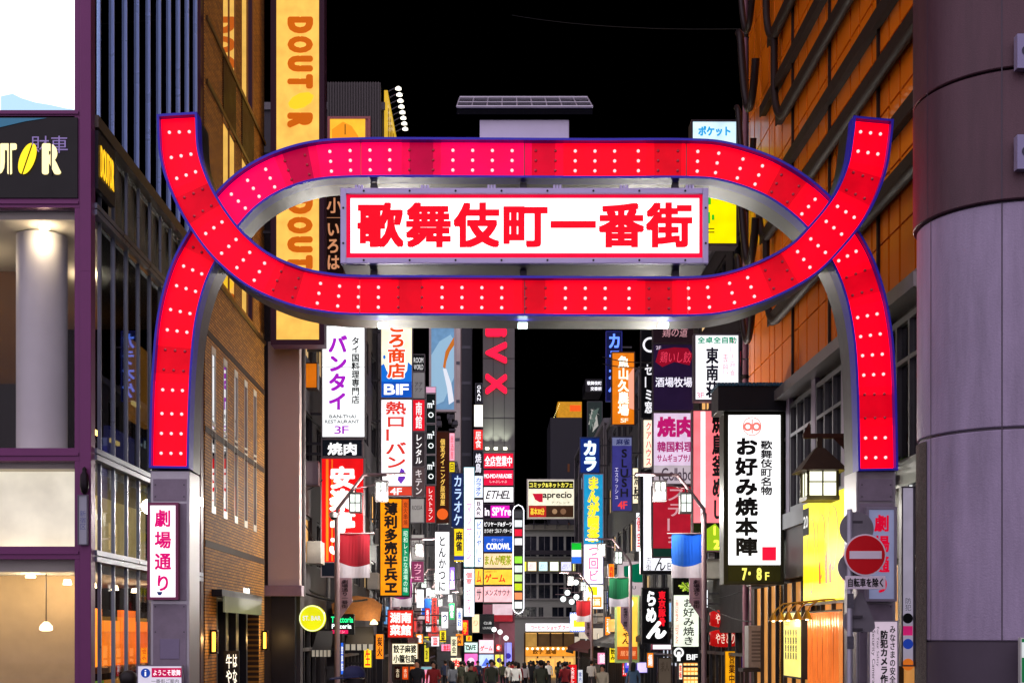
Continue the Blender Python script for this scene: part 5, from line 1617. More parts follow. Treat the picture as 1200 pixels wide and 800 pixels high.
# no-entry sign and its plates, on a pole with the backs of other signs
ne = thing('no_entry_sign', 'red round no-entry sign with white bar on a grey pole before the gate pillar', 'road sign', at(997, 743, 19.2) * 1)
ne.location.z = 0
kq = 19.2 / FOC
zz = lambda py: CH + (CY - py) * kq
xx = lambda px: (px - 997) * kq
MB().tube([(0, .06, 0), (0, .06, zz(596))], 7 * kq * .5, 14).build('pole', pm('grey_pole_paint', (176, 176, 190), .4, .4, .1), ne, smooth=True)
def disc(cx, cy, r, y0, y1, mat, name, r_in=0):
    return MB().lathe([(r * kq, 0), (r * kq, abs(y1 - y0))], n=40).build(name, mat, ne, loc=(xx(cx), y1, zz(cy)), smooth=True)
RED = pm('reflective_red', (214, 16, 30), .4, 0, .05)
WHT = pm('reflective_white', (236, 226, 238), .4, 0, .03)
for (cx, cy, r, y1, mt, nm) in ((1013, 650, 24.5, -.02, WHT, 'sign_disc_rim'), (1013, 650, 22.8, -.026, RED, 'sign_disc')):
    d = disc(cx, cy, r, y1 - .02, y1, mt, nm)
    d.rotation_euler = (R(90), 0, 0)
MB().box(xx(994.5), xx(1032), -.052, -.045, zz(654.5), zz(645.5)).build('white_bar', WHT, ne)
GREYB = pm('sign_back_grey', (128, 126, 134), .45, .4, .12, 5)
for (cx, cy, r, y1) in ((1005, 619, 20, .06), (1002, 664, 18, .11)):
    d = disc(cx, cy, r, y1 - .012, y1, GREYB, 'reverse_disc')
    d.rotation_euler = (R(90), 0, 0)
MB().box(xx(990), xx(1037), -.035, -.02, zz(690), zz(674.5)).build('supplementary_plate', WHT, ne, bevel=.004)
lettering('自転車を除く', xx(993), xx(1034), zz(687.5), zz(677), -.038, INK, ne, bold=.03)
m = MB().prism([(xx(1009), zz(692)), (xx(991), zz(722)), (xx(990), zz(733)), (xx(995), zz(740)), (xx(1024), zz(740)), (xx(1028), zz(735)), (xx(1027), zz(727)), (xx(1013), zz(694))], .10, .115)
m.build('reverse_triangle', GREYB, ne)
m = MB()
for py in (611, 645, 684, 722, 737):
    m.box(xx(997), xx(1012), .045, .098, zz(py + 1.5), zz(py - 1.5))
m.build('clamp', STEEL_D, ne)
m = MB()
for a, b in ((695, 712), (745, 760)):
    m.box(xx(993.2), xx(1000.8), .012, .02, zz(b), zz(a))
m.build('sticker', pm('worn_sticker', (90, 90, 100), .6, 0, .3, 30), ne)

for i, (py0, py1) in enumerate(((714, 735), (737, 758))):
    g = thing('paper_lantern', ('upper', 'lower') [i] + ' of two long red paper lanterns with white writing by the lamp pole', 'lantern', at(848, (py0 + py1) / 2, 42), 0, 'long red paper lanterns')
    kq = 42 / FOC
    pr = [(.05, -17 * kq)] + [((10.2 + .35 * math.cos(j * math.pi)) * kq * (1 - .25 * abs(j - 10) ** 3 / 1000), (-16 + 32 * j / 20) * kq) for j in range(21)] + [(.05, 17 * kq)]
    o = MB().lathe(pr, n=20).build('paper', em((200, 22, 22), .62), g, smooth=True)
    o.rotation_euler = (0, R(90), 0)
    m = MB()
    for s in (-1, 1): m.lathe([(.12, s * 16.6 * kq - .02), (.12, s * 16.6 * kq + .02)], n=14)
    o2 = m.build('cap', INK, g); o2.rotation_euler = (0, R(90), 0)
    lettering('やきとり', -11 * kq, 11 * kq, -6 * kq, 6 * kq, -10.8 * kq, em((255, 220, 200), .8, light=False), g, bold=.02)
acg = 'boxes and units stacked by the right shops'
sign('window_display', 'pale display panel with grey print under the brushed white sign', (899, 640, 934, 716), 33.5, [
    ('p', (903, 656, 931, 712), (206, 206, 212), .75), ('p', (906, 660, 910, 700), (230, 120, 120), .5), ('p', (913, 660, 918, 702), (120, 120, 140), .5), ('p', (921, 660, 926, 702), (170, 150, 130), .6), ('t', 'ヘルス', (908, 703, 928, 710), (90, 92, 110), dict(s=.6))], depth=.5, frame=(150, 150, 154), fr=.06)
t = thing('service_cabinet', 'grey louvred cabinet standing on a dark stand by the right shops', 'cabinet', at(894, 782, 33))
MB().box(-.36, .36, 0, .5, .0, 1.05).build('body', pm('cabinet_grey', (168, 164, 160), .5, .1, .25, 5), t, bevel=.02)
m = MB()
for i in range(9): m.box(-.28, .18, -.012, -.002, .15 + i * .09, .20 + i * .09)
m.build('louvre', pm('louvre_grey', (120, 118, 116), .5, .2), t)
m = MB().box(-.5, .6, -.05, .6, -.1, -.01)
for a in (-.45, .5):
    for b in (0, .5): m.box(a, a + .07, b, b + .07, -1.3, -.1)
m.build('stand', FRAME_D, t)
sign('a_board', 'small orange upright banner low beside the red paper lanterns', (849, 762, 866, 803), 41, [('p', (849, 762, 866, 803), (250, 170, 20), .9), ('t', '営業中', (854, 766, 861, 800), (60, 20, 10), dict(vert=True, bold=.03))], depth=.06, frame=(90, 60, 20), fr=.02)
sign('a_board', 'purple upright banner low beside the orange one', (868, 768, 880, 803), 40.6, [('p', (868, 768, 880, 803), (60, 36, 110), .7), ('t', '名物', (871, 772, 877, 798), (220, 200, 240), dict(vert=True, bold=.02))], depth=.06, frame=(50, 40, 60), fr=.02)
sign('photo_light_box', 'blue and violet lit picture box above a counter at mid right', (732, 767, 748, 788), 60, [('p', (732, 767, 748, 782), (120, 100, 255), 1.2), ('p', (735, 770, 744, 779), (250, 230, 255), 1.2), ('p', (732, 782, 748, 788), (30, 60, 200), .9)], depth=.3, frame=(70, 120, 180), fr=.03)
sign('photo_light_box', 'smaller violet and white lit picture box on the right of the blue one', (746, 775, 759, 788), 59, [('p', (746, 775, 759, 788), (220, 200, 255), 1.2)], depth=.3, frame=(90, 80, 190), fr=.03)
sign('photo_light_box', 'white lit box with magenta edge under the black ramen-like sign', (764, 754, 787, 761), 50, [('p', (764, 754, 787, 761), (250, 250, 255), 1.3)], depth=.3, frame=(200, 40, 110), fr=.03)
sign('notice_board', 'dim grey poster board by the wooden post under the black brush sign', (771, 770, 787, 803), 52, [('p', (771, 770, 787, 803), (120, 104, 90), .35), ('t', '求人', (774, 775, 784, 786), (60, 48, 40), {})], depth=.08, frame=(70, 56, 46), fr=.03)
sign('notice_board', 'lit brick-orange panel with square lamps beneath the cream brush sign', (800, 774, 818, 803), 45, [('p', (800, 774, 818, 803), (255, 160, 60), .9), *[('p', (801.5 + 4.2 * i, 777 + 5 * j, 804.5 + 4.2 * i, 780 + 5 * j), (255, 226, 150), 1.3) for i in range(4) for j in range(5)]], depth=.1, frame=(90, 60, 30), fr=.02)

# ------------------------------------------------------------------ end of the street
TY = 107.0
kt = TY / FOC
tw = thing('grey_tower', 'dark grey tower with big sideways red letters and uplit wall above stacked panels', 'building', (at(566, 743, TY).x, TY, gz(TY)))
X = lambda px: (px - 566) * kt
Z = lambda py: CH + (CY - py) * kt - gz(TY)
w = (603 - 566) * kt
m = MB().box(X(566), X(603), 0, 12, 0, Z(330))
m.build('wall', pm('tower_grey_panel', (92, 92, 90), .55, .1, .12, .5), tw)
m = MB()
for py in (420, 455, 490, 528):
    m.box(X(566), X(603), -.012, .0, Z(py) - .03, Z(py) + .03)
for px in (578, 591):
    m.box(X(px) - .02, X(px) + .02, -.011, .0, Z(528), Z(330))
m.build('panel_joint', pm('joint_dark', (34, 34, 36), .6), tw)
for i, px in enumerate((571, 581, 592)):
    MB().box(X(px) - .14, X(px) + .14, -.5, -.2, Z(527), Z(525)).build('uplight', em((255, 255, 226), 6, light=False), tw)
    l = bpy.data.lights.new('uplight_bulb', 'SPOT'); l.energy = 420; l.spot_size = R(70); l.spot_blend = .9; l.color = (.95, 1, .8); l.shadow_soft_size = .1
    o = bpy.data.objects.new('uplight_bulb', l); COL.objects.link(o); o.parent = tw
    o.location = (X(px), -.55, Z(524)); o.rotation_euler = (R(166), 0, 0)
RL = em((255, 20, 60), 1.3, light=False)
for ch, a, b in (('i', 384, 395), ('V', 401, 426), ('X', 438, 462)):
    lettering(ch, X(569), X(594), Z(b), Z(a), -.2, RL, tw, rot=True, bold=.05, depth=.18, name='letter')
MB().box(X(566), X(603), -.7, -.001, 0, Z(708)).build('podium', pm('podium_pink', (196, 120, 140), .6), tw)
PAN = 'panels stacked up the front of the grey tower'
for lb, y0, y1, c, s, its in (
        ('red panel with white writing, topmost of the tower stack', 530.5, 549, (226, 18, 50), 1.05, [('t', '全店営業中', (568, 534, 600, 546), (255, 245, 248), dict(bold=.03, s=1.2))]),
        ('red panel with small white capitals, second from top of the tower stack', 550, 569, (220, 14, 60), 1.0, [('t', 'MO-MO-PARADISE', (567, 555, 600, 560), (255, 240, 245), dict(bold=.04, s=1.1)), ('t', 'しゃぶしゃぶ', (574, 562.5, 594, 565.5), (255, 230, 235), {})]),
        ('white panel with black italic letters on the tower stack', 570, 588.5, (252, 250, 252), 1.4, [('t', 'ETHEL', (569, 574.5, 598, 584.5), (16, 16, 18), dict(shear=.35, bold=.015))]),
        ('black panel with magenta block and white letters on the tower stack', 590, 608, (26, 12, 30), .6, [('p', (575, 592, 597, 606), (226, 30, 190), 1.0), ('t', 'in SPYre', (568, 594, 599, 604), (255, 240, 255), dict(bold=.03, s=1.2))]),
        ('black panel with two rows of white writing on the tower stack', 609, 626.5, (18, 18, 20), .5, [('t', 'ビリヤード&ダーツ', (567.5, 611, 600, 616.5), (245, 245, 245), dict(bold=.03, s=1.1)), ('t', 'カラオケ ゴルフ パターズ', (567.5, 619, 600, 624), (245, 245, 245), dict(bold=.025, s=1.0))]),
        ('blue panel with white letters on the tower stack', 627.5, 646.5, (24, 84, 200), 1.0, [('t', 'COROWL', (570, 636, 598, 643.5), (255, 255, 255), dict(bold=.05, s=1.2)), ('t', 'ボウリング', (576, 630.5, 590, 634), (225, 235, 255), {})]),
        ('peach panel with bubbly olive characters on the tower stack', 647.5, 665.5, (255, 214, 170), 1.1, [('t', 'まんが喫茶', (568, 650, 599, 662), (150, 160, 10), dict(bold=.05, s=.9)), ('t', 'まんが喫茶', (569, 651, 598, 661), (240, 240, 120), dict(s=1.0))]),
        ('yellow panel with red katakana on the tower stack', 666.5, 685, (255, 206, 60), 1.1, [('t', 'ゲーム', (568, 672, 592, 682), (226, 44, 24), dict(bold=.03)), ('t', '24時間オープン', (568, 668, 582, 671), (90, 40, 20), {})]),
        ('pink panel with dark katakana, lowest of the tower stack', 686, 705.5, (255, 190, 196), 1.15, [('t', 'メンズサウナ', (568.5, 690, 598, 697.5), (60, 50, 66), dict(bold=.02))])):
    sign('panel_sign', lb, (566.5, y0, 602, y1), TY - .75, [('p', (566.5, y0, 602, y1), c, s)] + its, depth=.72, frame=(80, 70, 80), fr=.04, group=PAN)
sign('red_banner', 'dim red curved banner under the stacked panels of the grey tower', (577, 707, 601, 728), TY - 1.5, [('p', (577, 720, 601, 728), (170, 20, 40), .7), ('p', (577, 707, 601, 720), (230, 200, 210), .9)], depth=.2, frame=(90, 40, 50), fr=.02)
sign('dark_panel_sign', 'dark panel with tiny pale writing beside a cream panel near the crowd', (563, 719, 579, 742), TY - 1.9, [('p', (563, 719, 579, 742), (24, 24, 30), .4), ('t', 'CLUB', (567, 728, 576, 731), (230, 230, 230), {}), ('t', 'LOUNGE', (566, 734, 576, 736.5), (200, 200, 200), {})], depth=.3, frame=(40, 40, 46), fr=.03)
sign('cream_panel_sign', 'cream lit panel beside a dark panel near the crowd', (553, 719, 562, 741), TY - 1.9, [('p', (553, 719, 562, 741), (250, 226, 180), 1.1), ('t', 'り', (555, 726, 560, 733), (200, 160, 110), {})], depth=.3, frame=(90, 80, 60), fr=.03)
GLW = 'lit game hall panels at street level'
for lb, bx, c, its in (
        ('green-white lit panel with dark slanted letters above the crowd', (544, 752, 560, 764), (210, 240, 230), [('t', 'CAFE', (546, 755, 558, 761), (20, 60, 60), dict(shear=.2, bold=.03))]),
        ('pink and white lit panel with red katakana above the crowd', (561, 749, 579, 765), (255, 214, 224), [('t', 'ゲーム', (563, 756, 577, 762), (240, 60, 70), dict(bold=.03))]),
        ('red lit square with a white disc above the crowd', (581, 754, 588, 763), (226, 50, 40), [('c', (584.5, 758.5, 2.4), (255, 240, 230), 1.2)]),
        ('magenta lit picture panel over the crowd', (544, 765, 560, 782), (255, 110, 190), [('c', (552, 774, 4), (255, 220, 240), 1.1)]),
        ('pale blue lit picture panel over the crowd', (561, 766, 579, 782), (190, 210, 255), [('g', [(564, 780), (570, 770), (577, 780)], (90, 120, 230), 1.0)]),
        ('yellow lit panel with dark figure over the crowd', (580, 766, 590, 782), (250, 230, 90), [('c', (585, 773, 3), (60, 60, 140), .6)]),
        ('blue-violet lit column panel near the crowd', (591, 752, 600, 782), (150, 150, 255), [('c', (595.5, 768, 3.4), (60, 50, 170), .8)])):
    sign('hall_panel', lb, bx, TY - 2.4, [('p', bx, c, 1.25)] + its, depth=.3, frame=(120, 110, 130), fr=.03, group=GLW)

# slim towers left of the grey one
for lb, x0, x1, y0, YY, col in (('dark slim tower between the sky-blue billboard and the grey tower', 539, 553, 300, 112, (58, 58, 64)), ('pale edged slim tower right of the sky-blue billboard', 533, 539.5, 330, 104.5, (180, 170, 165))):
    a, b = at(x0, 743, YY), at(x1, 743, YY)
    t = thing('slim_tower', lb, 'building', ((a.x + b.x) / 2, YY, gz(YY)))
    hw = (b.x - a.x) / 2
    H = at(0, y0, YY).z - gz(YY)
    MB().box(-hw, hw, 0, 5, 0, H).build('wall', pm('tower_%d' % x0, col, .45, .2, .15, .6), t)
    m = MB()
    for i in range(int(H / 3)):
        m.box(-hw * .8, hw * .8, -.03, -.002, 1 + i * 3, 1.25 + i * 3)
    m.build('spandrel', pm('spandrel_grey', (88, 88, 96), .4, .3), t)
b = sign('billboard', 'tall sky-blue picture billboard with a curling orange-brown and white swirl', (503, 375, 534.5, 482), 99, [
    ('p', (503, 375, 533, 481), (112, 158, 196), .62), ('g', [(503, 420), (515, 400), (528, 392), (533, 400), (533, 440), (520, 470), (503, 478)], (150, 190, 214), .7),
    ('g', [(519, 430), (522, 412), (530, 398), (534, 392), (534, 402), (527, 412), (523, 424), (522, 432)], (196, 110, 30), .75), ('g', [(519, 432), (523, 432), (529, 450), (532, 470), (526, 474), (524, 455)], (226, 232, 240), .75)],
    depth=.5, frame=(160, 150, 150), fr=.15)
b2 = block('billboard_building', 'block under the tall sky-blue billboard', -1, at(534, 0, 99.2).x, -16, 99.6, 106, 16.5, (70, 70, 76), 4, lit=(.5,), seed=21)
rs = thing('roof_plant', 'dark clutter of roof ducts and rails under the sky-blue billboard', 'roof equipment', at(522, 503, 97.5))
for i in range(14):
    x, z = rnd.uniform(-.9, .9), rnd.uniform(0, .9)
    m = MB().box(x, x + rnd.uniform(.1, .5), rnd.uniform(0, .6), rnd.uniform(.7, 1.2), z, z + rnd.uniform(.1, .4))
    m.build('duct', pm('duct_dark', (66, 64, 70), .5, .4), rs)

# outlined neon strip of little pictures
ns = thing('neon_strip_sign', 'upright white neon loop around a ladder of small coloured picture tiles', 'sign', at(607.5, 718.5, 100))
kn = 100 / FOC
m = MB()
pts = [(-6.2, 6), (-6.2, 121), (-4.4, 125), (0, 127.3), (4.4, 125), (6.2, 121), (6.2, 6), (4.4, 2), (0, -.2), (-4.4, 2), (-6.2, 6)]
m.tube([(x * kn, -.05, z * kn) for x, z in pts], .035, 8)
m.build('neon_tube', em((245, 245, 255), 2.2, light=False), ns)
MB().box(-5.6 * kn, 5.6 * kn, 0, .25, 4 * kn, 122 * kn).build('backing', pm('strip_back', (30, 28, 34), .5), ns)
TC = [(60, 60, 64), (230, 240, 240), (226, 30, 60), (240, 240, 244), (28, 28, 32), (150, 230, 60), (220, 240, 226), (190, 226, 130), (190, 210, 20), (240, 140, 90), (236, 244, 240)]
for i, c in enumerate(TC):
    MB().box(-4.4 * kn, 4.4 * kn, -.02, .0, (112 - i * 10.6) * kn, (112 - i * 10.6 + 8) * kn).build('picture_tile', em(c, 1.0), ns)

# office block across the end of the street
oY = 140.0
ko = oY / FOC
of = thing('office_building', 'grey office block with dark ribbon windows and a coffee shop floor across the street end', 'building', (at(648, 743, oY).x, oY, gz(oY)))
X = lambda px: (px - 648) * ko
Z = lambda py: CH + (CY - py) * ko - gz(oY)
floors = [(628, 652), (671, 683), (684.5, 701), (711, 722.5)]
holes = []
cols = [(600, 613), (615, 629), (631, 645), (647, 661), (663, 677), (679, 693), (695, 709)]
for a, b2_ in floors:
    for c0, c1 in cols:
        if a > 705 and c0 in (631,): c1 = 637
        holes.append((X(c0), X(c1), Z(b2_), Z(a)))
SHOPH = (X(615), X(677), .0, Z(741))
GREY = pm('office_grey', (168, 172, 158), .6, 0, .12, .5)
ow = holed('y', 0, .4, X(595), X(720), 0, Z(621), holes + [(X(614), X(678), .0, Z(740))])
ow.box(X(595), X(720), 1.9, 12, 0, Z(621))
ow.build('wall', GREY, of)
MB().box(X(590), X(725), -.4, 12, Z(621), Z(615)).build('roof_edge', pm('roof_edge_grey', (140, 138, 120), .6), of)
for a, b2_ in floors:
    for c0, c1 in cols:
        if a > 705 and c0 in (631,): c1 = 637
        f = MB()
        x0, x1, z0, z1 = X(c0), X(c1), Z(b2_), Z(a)
        f.box(x0, x0 + .05, .1, .2, z0, z1).box(x1 - .05, x1, .1, .2, z0, z1).box((x0 + x1) / 2 - .03, (x0 + x1) / 2 + .03, .1, .2, z0, z1).box(x0, x1, .101, .199, z0, z0 + .06)
        wn_ = f.build('window', SG, of)
        MB().box(x0, x1, .14, .16, z0, z1).build('pane', pm('office_glass', (14, 20, 34), .08, 0, .1), wn_)
m = MB()
for a in (653.5, 670.5, 684, 702, 723):
    m.box(X(598), X(715), -.12, 0, Z(a) - .08, Z(a) + .08)
m.build('band_course', pm('band_pale', (150, 150, 140), .6), of)
MB().box(X(597), X(715), -.9, -.5, Z(650), Z(645)).build('gutter', FRAME_D, of)
MB().box(X(614), X(678), 1.4, 1.5, .0, Z(741)).build('shop_interior', em((255, 196, 110), .75), of)
m = MB()
for px in (615, 630, 645, 660, 676):
    m.box(X(px) - .08, X(px) + .08, .05, .25, 0, Z(741))
m.box(X(614), X(678), .06, .24, Z(759), Z(757))
m.build('shop_frame', pm('brown_frame', (70, 44, 26), .5), of)
for i, (px, py) in enumerate(((622, 747), (626, 748), (648, 747), (655, 746), (664, 747))):
    MB().lathe([(.02, .1), (.14, .05), (.14, -.05), (.02, -.1)], (X(px), .9, Z(py)), 10).build('ceiling_lamp', em((255, 236, 190), 6, light=False), of)
MB().box(X(615), X(629), .3, .36, Z(757), Z(742)).build('upper_shop_window', em((236, 180, 90), .5), of)
MB().box(X(630), X(677), .3, .36, Z(757), Z(742)).build('upper_shop_window', em((110, 80, 50), .45), of)
sign('coffee_sign', 'long white sign with red writing over the brown shop floor of the office block', (615.5, 729.5, 669, 739.5), oY - .6, [('p', (615.5, 729.5, 669, 739.5), (255, 250, 252), 1.3), ('t', 'コーヒー ショップ クー', (622, 732, 667, 737.5), (236, 40, 80), dict(bold=.03))], depth=.5, frame=(150, 150, 150), fr=.03)
sign('orange_eatery_sign', 'orange eatery sign with dark characters and round bulbs above the crowd', (615.5, 757, 674, 768.5), oY - 1.2, [('p', (615.5, 757, 674, 768.5), (255, 160, 50), 1.0), ('t', '餃子 酒場', (624, 760, 652, 766), (120, 70, 10), dict(bold=.05)), *[('c', (618 + 6 * i, 759.5, 1.5), (255, 240, 200), 2.0) for i in range(10)]], depth=.6, frame=(140, 80, 30), fr=.03)
for i in range(5):
    t = thing('lit_shop_curtain', ('first', 'second', 'third', 'fourth', 'fifth')[i] + ' glowing amber shop panel from the left, under the orange eatery sign', 'curtain', at(623 + 11 * i, 786, oY - .9), 0, 'amber shop panels behind the crowd')
    MB().box(-.42, .42, 0, .05, 0, 1.35).build('panel', em((255, 190, 96), 1.15), t)
FLP = ((614, 617, (240, 236, 60)), (618, 629, (255, 214, 200)), (631, 642, (190, 226, 255)), (644, 655, (230, 240, 230)), (657, 670, (200, 200, 255)), (671, 680, (250, 246, 160)))
for i, (a, b_, c) in enumerate(FLP):
    sign('window_poster', ('slim yellow', 'peach', 'pale blue', 'pale green-white', 'lilac', 'pale yellow')[i] + ' lit poster in the row of posters on the office block', (a, 657.5, b_, 669), oY - .3, [('p', (a, 657.5, b_, 669), c, 1.6), *([('t', '占い', (a + 2, 660, b_ - 2, 666), (150, 150, 190), {})] if b_ - a > 6 else [])], depth=.25, frame=(210, 214, 90), fr=.06, group='lit posters on the office block')
bb = sign('cafe_billboard', 'cream rooftop billboard with a red half disc, dark heading and brown photo strip', (617.5, 561, 674, 608), oY - 1, [
    ('p', (619, 562.5, 672.5, 606.5), (250, 244, 214), 1.0), ('p', (619.5, 563.5, 672, 572.5), (40, 40, 16), .4), ('t', 'コミック&ネットカフェ', (620.5, 565, 671, 571), (246, 236, 90), dict(bold=.03, s=1.1)),
    ('g', [(624, 578), (636, 578), (636, 588), (632, 588), (627, 585)], (200, 20, 50), .9), ('t', 'aprecio', (636, 576, 670, 585.5), (50, 30, 30), dict(bold=.02)), ('t', 'アプレシオ', (646, 587, 668, 590), (90, 80, 70), {}),
    ('p', (619.5, 592, 672, 606), (70, 44, 28), .6), ('p', (620, 592.5, 640, 605.5), (196, 40, 36), .8), ('t', '基本30分', (621.5, 595, 638, 603), (250, 220, 60), dict(bold=.03)), ('c', (650, 599, 3), (190, 150, 110), .6), ('c', (660, 599, 3.4), (150, 110, 80), .6)],
    depth=.4, frame=(220, 216, 200), fr=.12)
m = MB()
kk2 = (oY - 1) / FOC
for px in (-20, -7, 7, 20):
    m.tube([(px * kk2, .3, -.0), (px * kk2, .3, -1.0)], .05, 6).tube([(px * kk2, .3, -.1), ((px + 7) * kk2, .9, -1.0)], .04, 6)
m.tube([(-26 * kk2, .1, -.5), (26 * kk2, .1, -.5)], .04, 6)
m.build('scaffold', FRAME_D, bb)
# dark towers against the sky
dt = thing('dark_tower', 'dark distant tower crowned by a small amber lit sign', 'building', (at(663, 743, 230).x, 230, -3))
kd = 230 / FOC
MB().box(-18 * kd, 19 * kd, 0, 14, 0, at(0, 489, 230).z + 3).build('wall', pm('night_tower', (30, 30, 36), .6, 0, .2, .3), dt)
m = MB()
for i in range(9):
    m.box(2 * kd, 4.5 * kd, -.05, -.002, 6 + i * 3.4, 7.4 + i * 3.4)
m.build('window', em((120, 70, 36), .12), dt)
q = MB().box(-9 * kd, 19 * kd, .5, 6, at(0, 488.9, 230).z + 3, at(0, 470, 230).z + 3)
q.build('crown', em((214, 150, 30), .62), dt)
MB().box(5 * kd, 18 * kd, .44, .499, at(0, 481, 230).z + 3, at(0, 474, 230).z + 3).build('crown_letters', em((240, 90, 20), .9), dt)
for i in range(8):
    MB().box((-14 + i * .9) * kd, (-13.4 + i * .9) * kd, -.1, 0, at(0, 489 - i * 2.2, 230).z + 3, at(0, 488.2 - i * 2.2, 230).z + 3).build('lamp', em((255, 236, 150), 2.0, light=False), dt)
sg = sign('lettered_roof_sign', 'two small rows of white lit characters on a dark tower edge', (686, 444, 706, 459), 120, [('t', '歌舞伎町', (688, 446.5, 705, 451), (240, 240, 245), dict(bold=.03, s=1.1)), ('t', '交番前', (692, 453, 705, 457.5), (240, 240, 245), dict(bold=.03, s=1.1))], depth=4, frame=(26, 26, 30), fr=0)
dk = block('dark_corner_building', 'dark corner building carrying two rows of white characters far down the right side', 1, at(685, 0, 121).x, 22, 121, 134, 22, (40, 40, 46), 6, lit=(.1,), seed=31)
vw = sign('display_window', 'tall dim showcase of silvery figures below the rows of white characters', (688, 470, 706, 514), 119.5, [('p', (688, 470, 706, 514), (40, 52, 50), .5), *[('g', [(689 + rnd.random() * 14, 474 + rnd.random() * 34) for _ in range(3)], rnd.choice([(150, 160, 150), (190, 190, 180), (90, 110, 100)]), .6) for _ in range(16)]], depth=.5, frame=(70, 70, 74), fr=.05)

# upper left: lamp-lit side billboard and the amber roof poster
rib = thing('ribbed_screen', 'dark vertically ribbed screen on the roof front at the upper left', 'wall', (at(415, 0, 53.4).x, 53.4, 17.2))
m = MB()
ks = 53.4 / FOC
for i in range(20):
    x = (-31 + i * 3.1) * ks
    m.box(x, x + 1.4 * ks, -.08, 0, 0, at(0, 97, 53.4).z - 17.2)
m.box(-31 * ks, 31 * ks, 0, .2, 0, at(0, 97, 53.4).z - 17.2)
m.build('ribs', pm('dark_ribs', (70, 66, 66), .5, .3), rib)
sb = thing('lamp_lit_billboard', 'yellow side billboard seen edge-on, lit by a row of small hooded lamps', 'billboard', (-4.28, 54.0, 19.0), R(90))
MB().box(0, 11, -.1, .04, 0, 5.2).build('panel', em((236, 190, 50), .75), sb)  # panel's own glow paints the lamps' light on it
m = MB()
for i in range(12): m.box(.3 + i * .9, .5 + i * .9, -.115, -.101, .4, 4.6)
m.build('printed_shape', em((120, 70, 20), .4, light=False), sb)
for i in range(8):
    a = MB().tube([(.25 + i * .62, -.1, 5.25), (.25 + i * .62, -.5, 5.45)], .02, 6).build('lamp_arm', STEEL_D, sb)
    MB().lathe([(.03, .06), (.12, .0), (.13, -.06), (.02, -.07)], (.25 + i * .62, -.52, 5.4), 10).build('lamp', em((255, 250, 232), 2, light=False), a)
sign('roof_poster', 'amber lit roof poster framed in plum behind the upper ribbon', (384, 137, 434, 190), 46, [('p', (386, 139, 428, 190), (255, 190, 50), .95), ('g', [(389, 152), (402, 143), (412, 148), (420, 160), (420, 190), (389, 190)], (240, 150, 30), .9), ('g', [(404, 158), (405, 158), (405, 146), (404, 146)], (60, 30, 10), .3)], depth=.3, frame=(150, 90, 90), fr=.08)

# ------------------------------------------------------------------ street lamps with banners
LAMPW = em((244, 255, 246), 1.25)
POLE = pm('mauve_lamp_post', (150, 128, 132), .35, .35, .1, 2)


def street_lamp(s):
    """s=+1 reaches to the right (stands on the left kerb)."""
    t = thing('street_lamp', 'x', 'street lamp')
    MB().tube([(0, 0, 0), (0, 0, .9)], .11, 12).tube([(0, 0, .9), (0, 0, 5.75)], .075, 12).build('post', POLE, t, smooth=True)
    MB().tube([(0, 0, 5.7), (0, 0, 5.85), (s * .72, 0, 6.78), (s * 1.85, 0, 6.80)], .05, 10).build('arm', POLE, t, smooth=True)
    MB().tube([(s * .42, 0, 6.4), (s * 1.2, 0, 6.55)], .022, 8).build('brace', POLE, t)
    for dx, dz in ((1.2, 6.62), (.5, 6.30)):
        m = MB()
        h = .15
        m.box(s * dx - .02, s * dx + .02, -.02, .02, dz, dz + .2)
        m.box(s * dx - h - .03, s * dx + h + .03, -h - .03, h + .03, dz - .05, dz)
        m.box(s * dx - h - .02, s * dx + h + .02, -h - .02, h + .02, dz - .56, dz - .52)
        for a in (-1, 1):
            for b in (-1, 1): m.box(s * dx + a * h - .02, s * dx + a * h + .02, b * h - .02, b * h + .02, dz - .52, dz - .05)
        for a in (-1, 1):
            m.box(s * dx - h, s * dx + h, a * h - .014, a * h + .014, dz - .30, dz - .275)
            m.box(s * dx - .012, s * dx + .012, a * h - .014, a * h + .014, dz - .52, dz - .05)
        l = m.build('lantern', pm('lamp_cage', (70, 66, 68), .4, .5), t)
        MB().box(s * dx - h + .012, s * dx + h - .012, -h + .012, h - .012, dz - .51, dz - .06).build('glass', LAMPW, l)
    MB().tube([(0, 0, 5.2), (s * 1.0, 0, 5.2)], .018, 8).build('banner_arm', POLE, t)
    m = MB()
    n = 10
    V = lambda i, z: (s * (.06 + .82 * i / n), .012 * math.sin(i * .8 + z), z)
    for i in range(n):
        top = lambda k: 4.42 - .12 * math.sin((k / n) * math.pi * .9) if True else 0
        m.quad([V(i, top(i)), V(i + 1, top(i + 1)), V(i + 1, 5.18), V(i, 5.18)], 2 if i > 5 else 0)
        m.quad([V(i, 4.0), V(i + 1, 4.0), V(i + 1, top(i + 1)), V(i, top(i))], 1)
    bn = m.build('banner', [pm('banner_crimson', (150, 18, 36), .9), pm('banner_white', (206, 198, 208), .9), pm('banner_crimson_b', (128, 12, 30), .9)], t)
    m = MB().prism([(s * .05, 2.85), (s * .40, 3.35), (s * .40, 4.0), (s * .05, 4.0)] if s > 0 else [(s * .05, 2.85), (s * .05, 4.0), (s * .40, 4.0), (s * .40, 3.35)][::-1], -.03, .03)
    pl = m.build('street_plate', pm('mauve_plate', (160, 128, 140), .4, .2, .06), t)
    a, b = (.12, .30) if s > 0 else (-.30, -.12)
    lettering('劇場通り一番街', a, b, 3.18, 3.95, -.034, pm('dark_plate_ink', (40, 20, 30), .6, var=0), pl, vert=True, bold=.02)
    lamp_point('lamp_bulb', (s * 1.5, -.3, 5.9), (1, .95, .85), 800, t, .2)
    return t


